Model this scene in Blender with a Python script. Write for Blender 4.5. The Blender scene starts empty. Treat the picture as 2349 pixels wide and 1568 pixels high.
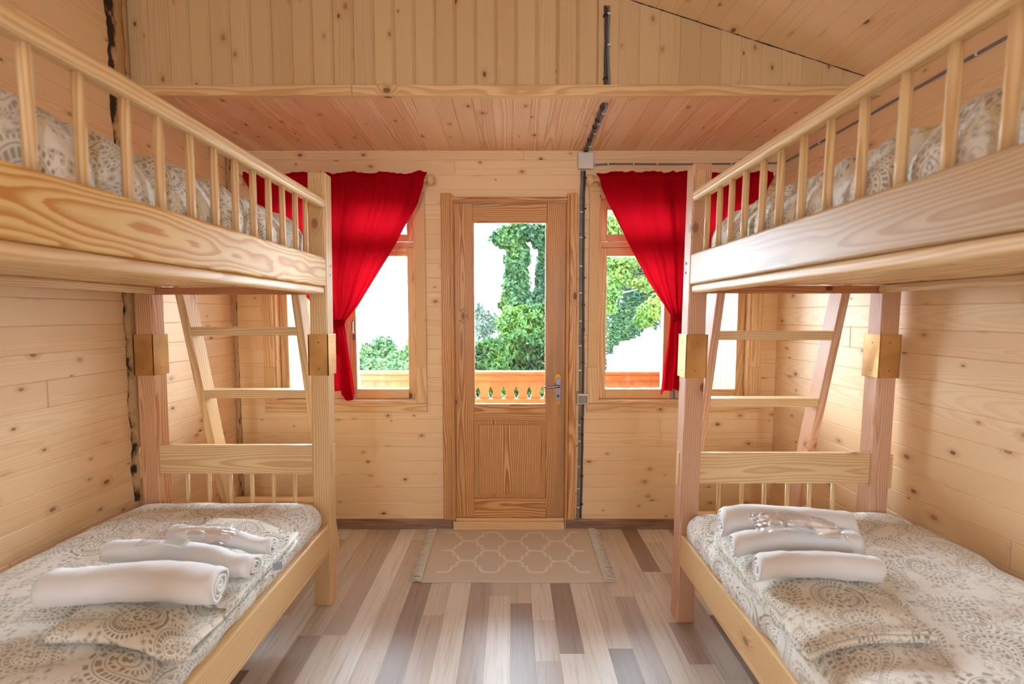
import bpy, bmesh, math, random
from mathutils import Vector, Matrix, noise as mn

# ------------------------------------------------------------------ camera, sky, sun, exposure
sc = bpy.context.scene
COL = sc.collection
W, HH = 2349, 1568
F_PX = 1060.0
TILT = math.atan(.0707)
CXP, CYP = 1174.5, 796.0
EYE = 1.34
cam_d = bpy.data.cameras.new('camera')
cam = bpy.data.objects.new('camera', cam_d)
COL.objects.link(cam)
cam.location = (0, 0, EYE)
cam.rotation_euler = (math.pi / 2 - TILT, 0, 0)
cam_d.sensor_width = 36
cam_d.lens = 36 * F_PX / W
cam_d.shift_y = (CYP - HH / 2) / W
cam_d.clip_start = .02
cam_d.clip_end = 500
cam_d.dof.use_dof = True
cam_d.dof.focus_distance = 2.75
cam_d.dof.aperture_fstop = 2.6
sc.camera = cam

SKY = 24.0
world = bpy.data.worlds.new('sky')
sc.world = world
world.use_nodes = True
wb = world.node_tree.nodes['Background']
wb.inputs[0].default_value = (.70, .84, 1.0, 1)
wb.inputs[1].default_value = SKY

sun_d = bpy.data.lights.new('sun', 'SUN')
sun_d.energy = 5.0
sun_d.angle = math.radians(.6)
sun_d.color = (1, .94, .82)
sun = bpy.data.objects.new('sun', sun_d)
COL.objects.link(sun)
sun.rotation_euler = (math.radians(27), math.radians(-16), 0)   # high, from behind the cabin and a little from the left

vs = sc.view_settings
sc.display_settings.display_device = 'sRGB'
vs.view_transform = 'Standard'
vs.look = 'None'
vs.gamma = 1
vs.use_curve_mapping = False
vs.exposure = 1.0

def portal(name, x0, x1, y, z0, z1, toward):
    d = bpy.data.lights.new(name, 'AREA')
    d.shape = 'RECTANGLE'
    d.size = x1 - x0
    d.size_y = z1 - z0
    d.cycles.is_portal = True
    o = bpy.data.objects.new(name, d)
    COL.objects.link(o)
    o.location = ((x0 + x1) / 2, y, (z0 + z1) / 2)
    o.rotation_euler = (math.radians(90) if toward > 0 else math.radians(-90), 0, 0)

portal('daylight_portal', -1.45, -.58, 2.97, .80, 2.05, -1)
portal('daylight_portal', .52, 1.46, 2.97, .80, 2.05, -1)
portal('daylight_portal', -.24, .22, 2.97, .78, 1.90, -1)

portal('daylight_portal', -.90, -.66, -1.72, 1.2, 2.0, 1)  # rear pair, for the fill-light openings added behind the camera
portal('daylight_portal', .66, .90, -1.72, 1.2, 2.0, 1)

# ------------------------------------------------------------------ pixel helpers
_c, _s = math.cos(TILT), math.sin(TILT)
def ray(px, py):
    u = (px - CXP) / F_PX; v = -(py - CYP) / F_PX
    return (u, _c + v * _s, -_s + v * _c)
def atY(px, py, Y):
    r = ray(px, py); t = Y / r[1]
    return Vector((r[0] * t, Y, EYE + r[2] * t))
def atZ(px, py, Z):
    r = ray(px, py); t = (Z - EYE) / r[2]
    return Vector((r[0] * t, r[1] * t, Z))

# ------------------------------------------------------------------ scene helpers
def tag(o, label=None, cat=None, group=None, kind=None):
    if label: o['label'] = label
    if cat: o['category'] = cat
    if group: o['group'] = group
    if kind: o['kind'] = kind
    return o

def empty(name, loc=(0, 0, 0), rz=0, **k):
    o = bpy.data.objects.new(name, None)
    COL.objects.link(o)
    o.location = loc
    o.rotation_euler = (0, 0, rz)
    o.empty_display_size = .05
    return tag(o, **k)

def setparent(o, p):
    if p is None: return
    o.parent = p
    o.matrix_parent_inverse = Matrix.Identity(4)
    # geometry is authored in world space: shift it by the parent's world location
    q = p
    off = Vector((0, 0, 0))
    while q is not None:
        off += Vector(q.location)
        q = q.parent
    o.location = Vector(o.location) - off if not o.get('_local') else o.location

class MB:
    """collects geometry: verts, faces, per-vertex grain coordinate, per-vertex tone, smooth flag"""
    def __init__(s):
        s.v = []; s.f = []; s.g = []; s.t = []; s.m = []; s.sm = []
    def add(s, verts, faces, gp=None, tone=0.5, mi=0, smooth=False):
        b = len(s.v)
        s.v += [tuple(p) for p in verts]
        s.f += [tuple(b + i for i in f) for f in faces]
        s.g += [tuple(p) for p in (gp if gp is not None else verts)]
        s.t += (tone if isinstance(tone, list) else [tone] * len(verts))
        s.m += [mi] * len(faces)
        s.sm += [smooth] * len(faces)
        return s
    def build(s, name, mats, parent=None, **k):
        me = bpy.data.meshes.new(name)
        me.from_pydata(s.v, [], s.f)
        a = me.attributes.new('gp', 'FLOAT_VECTOR', 'POINT')
        a.data.foreach_set('vector', [c for p in s.g for c in p])
        a = me.attributes.new('tone', 'FLOAT', 'POINT')
        a.data.foreach_set('value', [float(x) for x in s.t])
        if not isinstance(mats, (list, tuple)): mats = [mats]
        for m in mats: me.materials.append(m)
        me.polygons.foreach_set('material_index', s.m)
        me.polygons.foreach_set('use_smooth', s.sm)
        me.update()
        o = bpy.data.objects.new(name, me)
        COL.objects.link(o)
        setparent(o, parent)
        return tag(o, **k)

R = random.Random(7)

def grain(verts, axis, rnd=None, pith=None):
    """object-space -> (along, across, across2) with a random origin, so that every board is cut from its own place in a log"""
    r = rnd or R
    ox = r.uniform(0, 60)
    if pith is None:
        a = r.uniform(0, 6.28); d = r.uniform(.03, .12)
        oy, oz = d * math.cos(a), d * math.sin(a)
    else:
        oy, oz = pith
    cx = [sum(p[i] for p in verts) / len(verts) for i in range(3)]
    out = []
    for p in verts:
        q = (p[0] - cx[0], p[1] - cx[1], p[2] - cx[2])
        if axis == 'x': out.append((q[0] + ox, q[1] + oy, q[2] + oz))
        elif axis == 'y': out.append((q[1] + ox, q[0] + oy, q[2] + oz))
        else: out.append((q[2] + ox, q[0] + oy, q[1] + oz))
    return out

_bev_cache = {}
def beveled_box(sx, sy, sz, b, seg=2):
    key = (round(sx, 4), round(sy, 4), round(sz, 4), b, seg)
    if key in _bev_cache: return _bev_cache[key]
    bm = bmesh.new()
    bmesh.ops.create_cube(bm, size=1)
    for v in bm.verts: v.co = Vector((v.co.x * sx, v.co.y * sy, v.co.z * sz))
    if b > 0:
        bmesh.ops.bevel(bm, geom=list(bm.edges), offset=min(b, min(sx, sy, sz) * .45), offset_type='OFFSET', segments=seg, profile=.5, affect='EDGES')
    bm.verts.index_update()
    r = ([v.co.copy() for v in bm.verts], [[v.index for v in f.verts] for f in bm.faces])
    bm.free()
    _bev_cache[key] = r
    return r

def board(mb, x0, x1, y0, y1, z0, z1, axis='x', bev=.003, seg=2, tone=None, pith=None, mi=0, lean=0.0, rnd=None, xf=None):
    vs_, fs = beveled_box(abs(x1 - x0), abs(y1 - y0), abs(z1 - z0), bev, seg)
    c = Vector(((x0 + x1) / 2, (y0 + y1) / 2, (z0 + z1) / 2))
    vv = [v + c for v in vs_]
    g = grain(vv, axis, rnd, pith)
    if lean: vv = [Vector((v.x + lean * (v.z - 0.0), v.y, v.z)) for v in vv]
    if xf: vv = [xf @ v for v in vv]
    mb.add(vv, fs, g, (rnd or R).random() if tone is None else tone, mi, smooth=False)

def tube(mb, pts, rad, n=10, axis=None, cap=True, tone=.5, mi=0, rads=None, smooth=True, squash=1.0):
    pts = [Vector(p) for p in pts]
    vv = []; gg = []; L = 0
    up = Vector((0, 0, 1))
    off = R.uniform(0, 50)
    for i, p in enumerate(pts):
        d = (pts[min(i + 1, len(pts) - 1)] - pts[max(i - 1, 0)]).normalized()
        if abs(d.dot(up)) > .95: a = Vector((1, 0, 0))
        else: a = up.cross(d).normalized()
        b = d.cross(a).normalized()
        if i: L += (p - pts[i - 1]).length
        r = rads[i] if rads else rad
        for k in range(n):
            t = 2 * math.pi * k / n
            q = a * math.cos(t) * r + b * math.sin(t) * r * squash
            vv.append(p + q)
            gg.append((off + L, .05 + math.cos(t) * r, .04 + math.sin(t) * r))
    ff = []
    for i in range(len(pts) - 1):
        for k in range(n):
            ff.append((i * n + k, i * n + (k + 1) % n, (i + 1) * n + (k + 1) % n, (i + 1) * n + k))
    if cap:
        ff.append(tuple(range(n))[::-1])
        ff.append(tuple((len(pts) - 1) * n + k for k in range(n)))
    mb.add(vv, ff, gg, tone, mi, smooth)

def lathe(mb, prof, c, axis='z', n=20, tone=.5, mi=0, smooth=True):
    """prof = [(r, h)...] revolved round the axis through c"""
    vv = []
    for r, h in prof:
        for k in range(n):
            t = 2 * math.pi * k / n
            a, b = r * math.cos(t), r * math.sin(t)
            p = {'z': (a, b, h), 'x': (h, a, b), 'y': (a, h, b)}[axis]
            vv.append(Vector(c) + Vector(p))
    ff = []
    for i in range(len(prof) - 1):
        for k in range(n):
            ff.append((i * n + k, i * n + (k + 1) % n, (i + 1) * n + (k + 1) % n, (i + 1) * n + k))
    ff.append(tuple(range(n))[::-1]); ff.append(tuple((len(prof) - 1) * n + k for k in range(n)))
    mb.add(vv, ff, grain(vv, axis), tone, mi, smooth)

# ------------------------------------------------------------------ materials
class NT:
    def __init__(s, name):
        s.m = bpy.data.materials.new(name)
        s.m.use_nodes = True
        s.t = s.m.node_tree
        s.t.nodes.clear()
        s.out = s.t.nodes.new('ShaderNodeOutputMaterial')
    def n(s, typ, ins=None, **props):
        nd = s.t.nodes.new('ShaderNode' + typ)
        for k, v in props.items(): setattr(nd, k, v)
        for k, v in (ins or {}).items():
            sock = nd.inputs[k]
            if isinstance(v, bpy.types.NodeSocket): s.t.links.new(v, sock)
            else: sock.default_value = v
        return nd
    def math(s, op, a, b=0.0, c=0.0, clamp=False):
        nd = s.n('Math', {0: a, 1: b, 2: c}, operation=op)
        nd.use_clamp = clamp
        return nd.outputs[0]
    def vmath(s, op, a, b=(0, 0, 0)):
        nd = s.n('VectorMath', {0: a, 1: b}, operation=op)
        return nd.outputs[1] if op in ('LENGTH', 'DOT_PRODUCT', 'DISTANCE') else nd.outputs[0]
    def xyz(s, v):
        nd = s.n('SeparateXYZ', {0: v}); return nd.outputs
    def comb(s, x, y, z):
        return s.n('CombineXYZ', {0: x, 1: y, 2: z}).outputs[0]
    def attr(s, name, out='Vector'):
        return s.n('Attribute', attribute_name=name).outputs[out]
    def noise(s, v, scale, detail=2.0, rough=.5, dim='3D', dist=0.0):
        nd = s.n('TexNoise', {'Vector': v, 'Scale': scale, 'Detail': detail, 'Roughness': rough, 'Distortion': dist}, noise_dimensions=dim)
        return nd.outputs[0]
    def ss(s, x, a, b):
        nd = s.n('MapRange', {'Value': x, 'From Min': a, 'From Max': b, 'To Min': 0.0, 'To Max': 1.0}, interpolation_type='SMOOTHSTEP')
        return nd.outputs[0]
    def lin(s, x, a, b, c, d):
        return s.n('MapRange', {'Value': x, 'From Min': a, 'From Max': b, 'To Min': c, 'To Max': d}).outputs[0]
    def mix(s, f, a, b, blend='MIX'):
        nd = s.n('Mix', data_type='RGBA', blend_type=blend)
        for i, v in ((0, f), (6, a), (7, b)):
            if isinstance(v, bpy.types.NodeSocket): s.t.links.new(v, nd.inputs[i])
            else: nd.inputs[i].default_value = v if i == 0 else (tuple(v) + (1,))[:4]
        return nd.outputs[2]
    def principled(s, col, rough=.5, spec=.5, metal=0.0, normal=None, **ins):
        d = {'Roughness': rough, 'Metallic': metal, 'Specular IOR Level': spec}
        if isinstance(col, bpy.types.NodeSocket): d['Base Color'] = col
        else: d['Base Color'] = (tuple(col) + (1,))[:4]
        if normal is not None: d['Normal'] = normal
        d.update(ins)
        nd = s.n('BsdfPrincipled', d)
        s.t.links.new(nd.outputs[0], s.out.inputs[0])
        return nd
    def bump(s, h, strength=.3, dist=.001):
        return s.n('Bump', {'Height': h, 'Strength': strength, 'Distance': dist}).outputs[0]

def lin(c):  # sRGB 0-255 -> linear
    return tuple((x / 255 / 12.92) if x / 255 <= .04045 else ((x / 255 + .055) / 1.055) ** 2.4 for x in c)

def pine(name, light, dark, ring=.5, freq=110.0, wob=.035, knots=.6, kscale=6.5, rough=.5, spec=.35, tonevar=.12, grey=0.0, knotcol=(92, 50, 26), bump=.15, ksz=(.035, .10), ls=1.3):
    N = NT(name)
    g = N.attr('gp')
    x, y, z = N.xyz(g)
    # knots: feature points of a cell pattern, stretched a little along the grain
    kv = N.comb(N.math('MULTIPLY', x, .62), N.math('ADD', y, z), 0.0)
    vor = N.n('TexVoronoi', {'Vector': kv, 'Scale': kscale, 'Randomness': 1.0}, voronoi_dimensions='2D', feature='F1')
    kd = vor.outputs['Distance']
    kr = N.xyz(vor.outputs['Color'])[0]
    ksize = N.lin(kr, 1 - knots, 1.0, ksz[0], ksz[1])           # only some cells carry a knot
    kon = N.math('GREATER_THAN', kr, 1 - knots)
    krel = N.math('DIVIDE', kd, N.math('MAXIMUM', ksize, .03))
    core = N.math('MULTIPLY', N.math('SUBTRACT', 1.0, N.ss(krel, .65, 1.05)), kon)
    halo = N.math('MULTIPLY', N.math('SUBTRACT', 1.0, N.ss(krel, .8, 3.2)), kon)
    # growth rings round a wandering pith
    lv = N.comb(N.math('MULTIPLY', x, ls), N.math('MULTIPLY', y, 5.0), N.math('MULTIPLY', z, 5.0))
    n1 = N.math('SUBTRACT', N.noise(lv, 1.0, 2.0, .5), .5)
    n2 = N.math('SUBTRACT', N.noise(N.vmath('ADD', lv, (17.3, 5.1, 9.9)), 1.0, 1.0, .5), .5)
    yy = N.math('ADD', y, N.math('MULTIPLY', n1, wob * 2))
    zz = N.math('ADD', z, N.math('MULTIPLY', n2, wob * 2))
    rr = N.math('SQRT', N.math('ADD', N.math('MULTIPLY', yy, yy), N.math('MULTIPLY', zz, zz)))
    ph = N.math('ADD', N.math('MULTIPLY', rr, freq), N.math('MULTIPLY', halo, 1.6))
    fine = N.noise(N.comb(N.math('MULTIPLY', x, 6.0), N.math('MULTIPLY', y, 160.0), N.math('MULTIPLY', z, 160.0)), 1.0, 2.0, .6)
    ph = N.math('ADD', ph, N.math('MULTIPLY', N.math('SUBTRACT', fine, .5), .35))
    fr = N.math('FRACT', ph)
    late = N.math('MULTIPLY', N.ss(fr, .25, .82), N.math('SUBTRACT', 1.0, N.ss(fr, .90, 1.0)))
    amt = N.math('MULTIPLY', late, ring)
    tone = N.attr('tone', 'Fac')
    col = N.mix(amt, light, dark)
    # board to board and slow variation inside a board
    slow = N.noise(N.comb(N.math('MULTIPLY', x, 1.1), N.math('MULTIPLY', y, 9.0), N.math('MULTIPLY', z, 9.0)), 1.0, 2.0)
    var = N.math('ADD', N.math('MULTIPLY', N.math('SUBTRACT', tone, .5), tonevar * 2), N.math('MULTIPLY', N.math('SUBTRACT', slow, .5), tonevar * 1.3))
    col = N.mix(N.math('ADD', N.math('MULTIPLY', var, 1.0), .0, clamp=True), col, dark)
    col = N.mix(N.math('MULTIPLY', N.math('MULTIPLY', var, -1.0), 1.0, clamp=True), col, tuple(min(1, c * 1.18 + .03) for c in light))
    col = N.mix(N.math('MULTIPLY', N.math('SUBTRACT', fine, .5), .25, clamp=True), col, dark)
    col = N.mix(N.math('MULTIPLY', halo, .30), col, lin((176, 112, 62)))
    kop = N.lin(N.xyz(vor.outputs['Color'])[1], 0.0, 1.0, .35, .9)
    col = N.mix(N.math('MULTIPLY', core, kop), col, lin(knotcol))
    if grey:
        gn = N.ss(N.noise(N.comb(N.math('MULTIPLY', x, .8), N.math('MULTIPLY', y, 14.0), N.math('MULTIPLY', z, 14.0)), 1.0, 2.0), .52, .70)
        col = N.mix(N.math('MULTIPLY', gn, grey), col, lin((128, 112, 92)))
    nrm = N.bump(N.math('SUBTRACT', 1.0, amt), bump, .0006)
    N.principled(col, rough=rough, spec=spec, normal=nrm)
    return N.m

M = {}
M['wall'] = pine('pale_spruce_boards', lin((245, 210, 164)), lin((222, 166, 110)), ring=.30, freq=230, wob=.012, knots=.5, kscale=8.0, ksz=(.025, .085), tonevar=.14, knotcol=(120, 72, 42))
M['ceil'] = pine('spruce_ceiling_boards', lin((238, 198, 158)), lin((204, 134, 84)), ring=.6, freq=150, wob=.014, knots=.4, kscale=8.0, ksz=(.025, .085), tonevar=.18, knotcol=(116, 62, 34))
M['gable'] = pine('spruce_gable_boards', lin((216, 182, 134)), lin((190, 142, 92)), ring=.28, freq=200, wob=.012, knots=.45, kscale=8.0, ksz=(.025, .085), tonevar=.16, knotcol=(110, 64, 36))
M['trim'] = pine('spruce_trim', lin((236, 198, 146)), lin((198, 142, 86)), ring=.6, freq=110, knots=.12, tonevar=.15)
M['door'] = pine('varnished_pine', lin((224, 172, 112)), lin((176, 104, 52)), ring=.85, freq=115, wob=.03, knots=.15, kscale=6, rough=.38, grey=.35, tonevar=.16)
M['panel'] = pine('varnished_pine_panel', lin((226, 176, 116)), lin((172, 104, 52)), ring=.95, freq=100, wob=.02, knots=.05, kscale=6, rough=.38, tonevar=.1)
M['bed'] = pine('bed_pine', lin((238, 205, 156)), lin((202, 148, 88)), ring=.6, freq=105, knots=.10, kscale=5.5, rough=.42, tonevar=.14)
M['bedpost'] = pine('bed_post_pine', lin((226, 178, 134)), lin((188, 118, 72)), ring=.75, freq=105, knots=.12, kscale=6, rough=.42, tonevar=.12)
M['pinkpost'] = pine('pink_post_pine', lin((228, 186, 154)), lin((196, 132, 96)), ring=.6, freq=120, knots=.12, kscale=6, rough=.42, tonevar=.12)
M['fascia'] = pine('flame_grained_pine', lin((236, 200, 132)), lin((206, 142, 66)), ring=1.0, freq=130, wob=.055, ls=1.8, knots=.2, kscale=3.2, rough=.5, spec=.25, tonevar=.08, knotcol=(196, 128, 58))
M['fascia_pale'] = pine('pale_flame_grained_pine', lin((204, 172, 130)), lin((176, 130, 84)), ring=.7, freq=110, wob=.05, ls=1.6, knots=.06, kscale=3.5, rough=.42, tonevar=.08, knotcol=(176, 140, 100))
M['rail_dark'] = pine('reddish_pine', lin((206, 140, 96)), lin((160, 88, 50)), ring=.6, freq=120, knots=.1, rough=.45)
M['balcony'] = pine('orange_stained_boards', lin((150, 84, 40)), lin((120, 54, 20)), ring=.5, freq=90, knots=.1, kscale=7, tonevar=.35)
M['log'] = pine('peeled_log', lin((116, 88, 56)), lin((84, 54, 30)), ring=.4, freq=70, knots=.3, kscale=5, tonevar=.1)
M['liveedge'] = None

def plain(name, rgb, rough=.5, metal=0.0, spec=.5, **k):
    N = NT(name)
    N.principled(lin(rgb), rough=rough, metal=metal, spec=spec, **k)
    return N.m
M['black'] = plain('black_plastic', (28, 26, 26), .45)
M['grey_cable'] = plain('grey_cable_sheath', (128, 124, 120), .45)
M['dark_cable'] = plain('dark_grey_cable_sheath', (72, 66, 66), .45)
M['white_plastic'] = plain('white_plastic', (226, 220, 212), .35)
M['grey_plastic'] = plain('grey_plastic', (150, 140, 126), .4)
M['steel'] = plain('satin_steel', (150, 150, 160), .32, 1.0)
M['gold'] = plain('polished_brass', (222, 170, 70), .22, 1.0)
M['zinc'] = plain('zinc_screw', (160, 158, 155), .35, 1.0)

def mk_brass():
    N = NT('dull_brass_sleeve')
    g = N.n('TexCoord').outputs['Object']
    n = N.noise(g, 5, 3, .5)
    n2 = N.noise(g, 60, 3, .6)
    col = N.mix(N.ss(n, .35, .68), lin((222, 174, 108)), lin((184, 134, 76)))
    N.principled(col, rough=N.lin(n2, .3, .7, .34, .58), metal=.6, spec=.5)
    return N.m
M['brass'] = mk_brass()

def mk_base():
    N = NT('brown_laminate_baseboard')
    x, y, z = N.xyz(N.attr('gp'))
    n = N.noise(N.comb(N.math('MULTIPLY', x, 4.0), N.math('MULTIPLY', y, 70.0), N.math('MULTIPLY', z, 70.0)), 1, 3, .6)
    N.principled(N.mix(N.ss(n, .3, .7), lin((168, 132, 108)), lin((126, 94, 76))), rough=.4)
    return N.m
M['baseboard'] = mk_base()

def mk_floor():
    N = NT('multistrip_laminate')
    x, y, z = N.xyz(N.attr('gp'))
    tone = N.attr('tone', 'Fac')
    ramp = N.n('ValToRGB', {0: tone})
    cr = ramp.color_ramp
    cr.interpolation = 'LINEAR'
    stops = [(0, (234, 226, 216)), (.28, (220, 206, 190)), (.5, (204, 186, 168)), (.7, (186, 168, 154)), (.85, (160, 138, 122)), (1, (138, 114, 98))]
    cr.elements[0].position = 0; cr.elements[0].color = lin(stops[0][1]) + (1,)
    cr.elements[1].position = 1; cr.elements[1].color = lin(stops[-1][1]) + (1,)
    for p, c in stops[1:-1]:
        e = cr.elements.new(p); e.color = lin(c) + (1,)
    n = N.noise(N.comb(N.math('MULTIPLY', x, 3.0), N.math('MULTIPLY', y, 60.0), 0.0), 1, 4, .62)
    n2 = N.noise(N.comb(N.math('MULTIPLY', x, 9.0), N.math('MULTIPLY', y, 200.0), 0.0), 1, 2, .6)
    col = N.mix(N.math('MULTIPLY', N.ss(n, .45, .75), .35), ramp.outputs[0], lin((110, 88, 74)))
    col = N.mix(N.math('MULTIPLY', N.ss(n2, .5, .8), .2), col, lin((96, 78, 66)))
    N.principled(col, rough=.36, spec=.5, normal=N.bump(n2, .08, .0004))
    return N.m
M['floor'] = mk_floor()

def mk_paisley(name, ground, ink, strength=.85, sc_=6.0, cloth_bump=.15):
    N = NT(name)
    g = N.attr('gp')
    x, y, z = N.xyz(g)
    p = N.comb(N.math('MULTIPLY', x, sc_), N.math('MULTIPLY', y, sc_), 0.0)
    v = N.n('TexVoronoi', {'Vector': p, 'Scale': 1.0, 'Randomness': .3}, voronoi_dimensions='2D', feature='F1')
    loc = N.vmath('SUBTRACT', p, v.outputs['Position'])
    cr, cg, cb = N.xyz(v.outputs['Color'])
    rot = N.n('VectorRotate', {'Vector': loc, 'Angle': N.math('MULTIPLY', cr, 6.283)}, rotation_type='Z_AXIS').outputs[0]
    lx, ly, _ = N.xyz(rot)
    x1 = N.math('ADD', lx, .05)
    bend = N.math('MULTIPLY', N.math('MULTIPLY', x1, x1), .9)
    y1 = N.math('SUBTRACT', ly, bend)
    y1 = N.math('ADD', y1, .06)
    den = N.math('MAXIMUM', N.math('SUBTRACT', .66, N.math('MULTIPLY', x1, 1.15)), .10)
    y1 = N.math('DIVIDE', y1, den)
    pear = N.math('SQRT', N.math('ADD', N.math('MULTIPLY', x1, x1), N.math('MULTIPLY', y1, y1)))
    # some motifs are round flowers
    rnd = N.math('MULTIPLY', N.vmath('LENGTH', loc), 1.08)
    isflower = N.math('GREATER_THAN', cg, .72)
    rad0 = N.n('Mix', {0: isflower, 2: pear, 3: rnd}).outputs[0]
    rad = N.math('DIVIDE', rad0, .47)
    ang = N.math('ARCTAN2', y1, x1)
    def band(a, b, e=.02):
        return N.math('MULTIPLY', N.ss(rad, a - e, a + e), N.math('SUBTRACT', 1.0, N.ss(rad, b - e, b + e)))
    def spokes(n, th=0.0, phs=0.0):
        return N.ss(N.math('SINE', N.math('ADD', N.math('MULTIPLY', ang, float(n)), phs)), th - .25, th + .25)
    masks = [
        N.math('MULTIPLY', band(1.00, 1.13), spokes(40, .05)),
        band(.90, .93, .012),
        N.math('MULTIPLY', band(.68, .85), N.math('SUBTRACT', 1.0, N.math('MULTIPLY', spokes(30, .3), .85))),
        band(.60, .625, .012),
        N.math('MULTIPLY', band(.42, .52), spokes(16, .1)),
        band(.30, .33, .015),
        N.math('MULTIPLY', band(.05, .2), spokes(6, .0)),
    ]
    # leafy filler between the motifs and inside them
    w = N.n('TexVoronoi', {'Vector': p, 'Scale': 9.0, 'Randomness': .8}, voronoi_dimensions='2D', feature='F1')
    wd = w.outputs['Distance']
    dots = N.math('MULTIPLY', N.math('SUBTRACT', 1.0, N.ss(wd, .18, .30)), N.math('GREATER_THAN', N.xyz(w.outputs['Color'])[1], .45))
    ringd = N.math('MULTIPLY', N.ss(wd, .30, .36), N.math('SUBTRACT', 1.0, N.ss(wd, .40, .46)))
    out = N.ss(rad, 1.17, 1.22)
    nz = N.ss(N.noise(p, 2.6, 2.0, .5, '2D'), .40, .48)
    masks.append(N.math('MULTIPLY', N.math('MULTIPLY', dots, out), nz))
    masks.append(N.math('MULTIPLY', N.math('MULTIPLY', ringd, out), N.math('MULTIPLY', nz, .7)))
    masks.append(N.math('MULTIPLY', dots, N.math('SUBTRACT', 1.0, N.ss(rad, .5, .6))))
    m = masks[0]
    for k in masks[1:]: m = N.math('MAXIMUM', m, k)
    fade = N.lin(N.noise(p, .6, 1.0, .5, '2D'), .35, .65, .75, 1.0)
    m = N.math('MULTIPLY', N.math('MULTIPLY', m, strength), fade)
    col = N.mix(m, ground, ink)
    weave = N.noise(N.vmath('MULTIPLY', g, (900, 900, 900)), 1.0, 1.0)
    wr = N.noise(N.vmath('MULTIPLY', N.n('TexCoord').outputs['Object'], (1, 1, 1)), 16.0, 4.0, .55, '3D', .8)
    hgt = N.math('ADD', wr, N.math('MULTIPLY', weave, .03))
    N.principled(col, rough=.85, spec=.15, normal=N.bump(hgt, cloth_bump, .012), **{'Sheen Weight': .15})
    return N.m
M['cover'] = mk_paisley('cream_paisley_cotton', lin((236, 231, 222)), lin((148, 138, 120)))
M['cover_fold'] = mk_paisley('cream_paisley_cotton_folded', lin((232, 226, 212)), lin((126, 114, 94)), sc_=7.5)

def mk_towel():
    N = NT('white_terry')
    g = N.n('TexCoord').outputs['Object']
    n = N.noise(g, 420, 2, .7)
    n2 = N.noise(g, 22, 3, .55)
    h = N.math('ADD', N.math('MULTIPLY', n, .12), n2)
    N.principled(lin((232, 228, 226)), rough=.95, spec=.1, normal=N.bump(h, .35, .006), **{'Sheen Weight': .4})
    return N.m
M['towel'] = mk_towel()

def mk_curtain():
    N = NT('red_curtain_cloth')
    g = N.attr('gp')
    wv = N.noise(N.vmath('MULTIPLY', g, (500, 500, 500)), 1, 1)
    col = N.mix(N.math('MULTIPLY', wv, .3), lin((178, 10, 26)), lin((140, 6, 20)))
    d = N.n('BsdfDiffuse', {'Color': col})
    t = N.n('BsdfTranslucent', {'Color': lin((184, 12, 26)) + (1,)})
    mx = N.n('MixShader', {0: .30, 1: d.outputs[0], 2: t.outputs[0]})
    s = N.n('BsdfSheen', {'Color': (.9, .2, .3, 1), 'Roughness': .4})
    mx2 = N.n('MixShader', {0: .04, 1: mx.outputs[0], 2: s.outputs[0]})
    N.t.links.new(mx2.outputs[0], N.out.inputs[0])
    return N.m
M['curtain'] = mk_curtain()

def mk_glass(name, tint=(1, 1, 1), refl=1.0, rough=0.0):
    N = NT(name)
    fr = N.n('Fresnel', {'IOR': 1.45})
    f = N.math('MULTIPLY', fr.outputs[0], refl, clamp=True)
    t = N.n('BsdfTransparent', {'Color': tuple(tint) + (1,)})
    g = N.n('BsdfGlossy', {'Roughness': rough, 'Color': (1, 1, 1, 1)})
    mx = N.n('MixShader', {0: f, 1: t.outputs[0], 2: g.outputs[0]})
    N.t.links.new(mx.outputs[0], N.out.inputs[0])
    return N.m
M['glass'] = mk_glass('window_glass', (.97, .99, .98))
M['plasticbag'] = mk_glass('clear_plastic', (.985, .985, .99), .40, .10)

def mk_leaf(name, a, b, c, tr=.35):
    N = NT(name)
    tone = N.attr('tone', 'Fac')
    ramp = N.n('ValToRGB', {0: tone})
    cr = ramp.color_ramp
    cr.elements[0].color = lin(a) + (1,)
    cr.elements[1].color = lin(c) + (1,)
    e = cr.elements.new(.5); e.color = lin(b) + (1,)
    d = N.n('BsdfPrincipled', {'Base Color': ramp.outputs[0], 'Roughness': .6, 'Specular IOR Level': .2})
    t = N.n('BsdfTranslucent', {'Color': ramp.outputs[0]})
    mx = N.n('MixShader', {0: tr, 1: d.outputs[0], 2: t.outputs[0]})
    N.t.links.new(mx.outputs[0], N.out.inputs[0])
    return N.m
M['leaf_ivy'] = mk_leaf('ivy_leaves', (12, 36, 22), (25, 54, 28), (54, 74, 30))
M['leaf_laurel'] = mk_leaf('laurel_leaves', (14, 39, 19), (30, 63, 22), (66, 95, 28))
M['leaf_conifer'] = mk_leaf('conifer_needles', (12, 36, 24), (24, 54, 33), (42, 71, 38))
M['leaf_light'] = mk_leaf('light_green_leaves', (25, 54, 22), (54, 80, 28), (84, 103, 38))
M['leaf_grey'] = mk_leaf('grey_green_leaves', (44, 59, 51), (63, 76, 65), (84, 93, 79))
M['leaf_hill'] = mk_leaf('hillside_leaves', (22, 50, 28), (42, 68, 36), (66, 87, 49))
M['bark'] = plain('bark', (96, 84, 70), .9)

def mk_ground():
    N = NT('rough_grass')
    g = N.n('TexCoord').outputs['Object']
    n = N.noise(g, 1.5, 5, .6)
    N.principled(N.mix(n, lin((60, 90, 44)), lin((110, 124, 70))), rough=.95, spec=.1)
    return N.m
M['ground'] = mk_ground()

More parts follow.
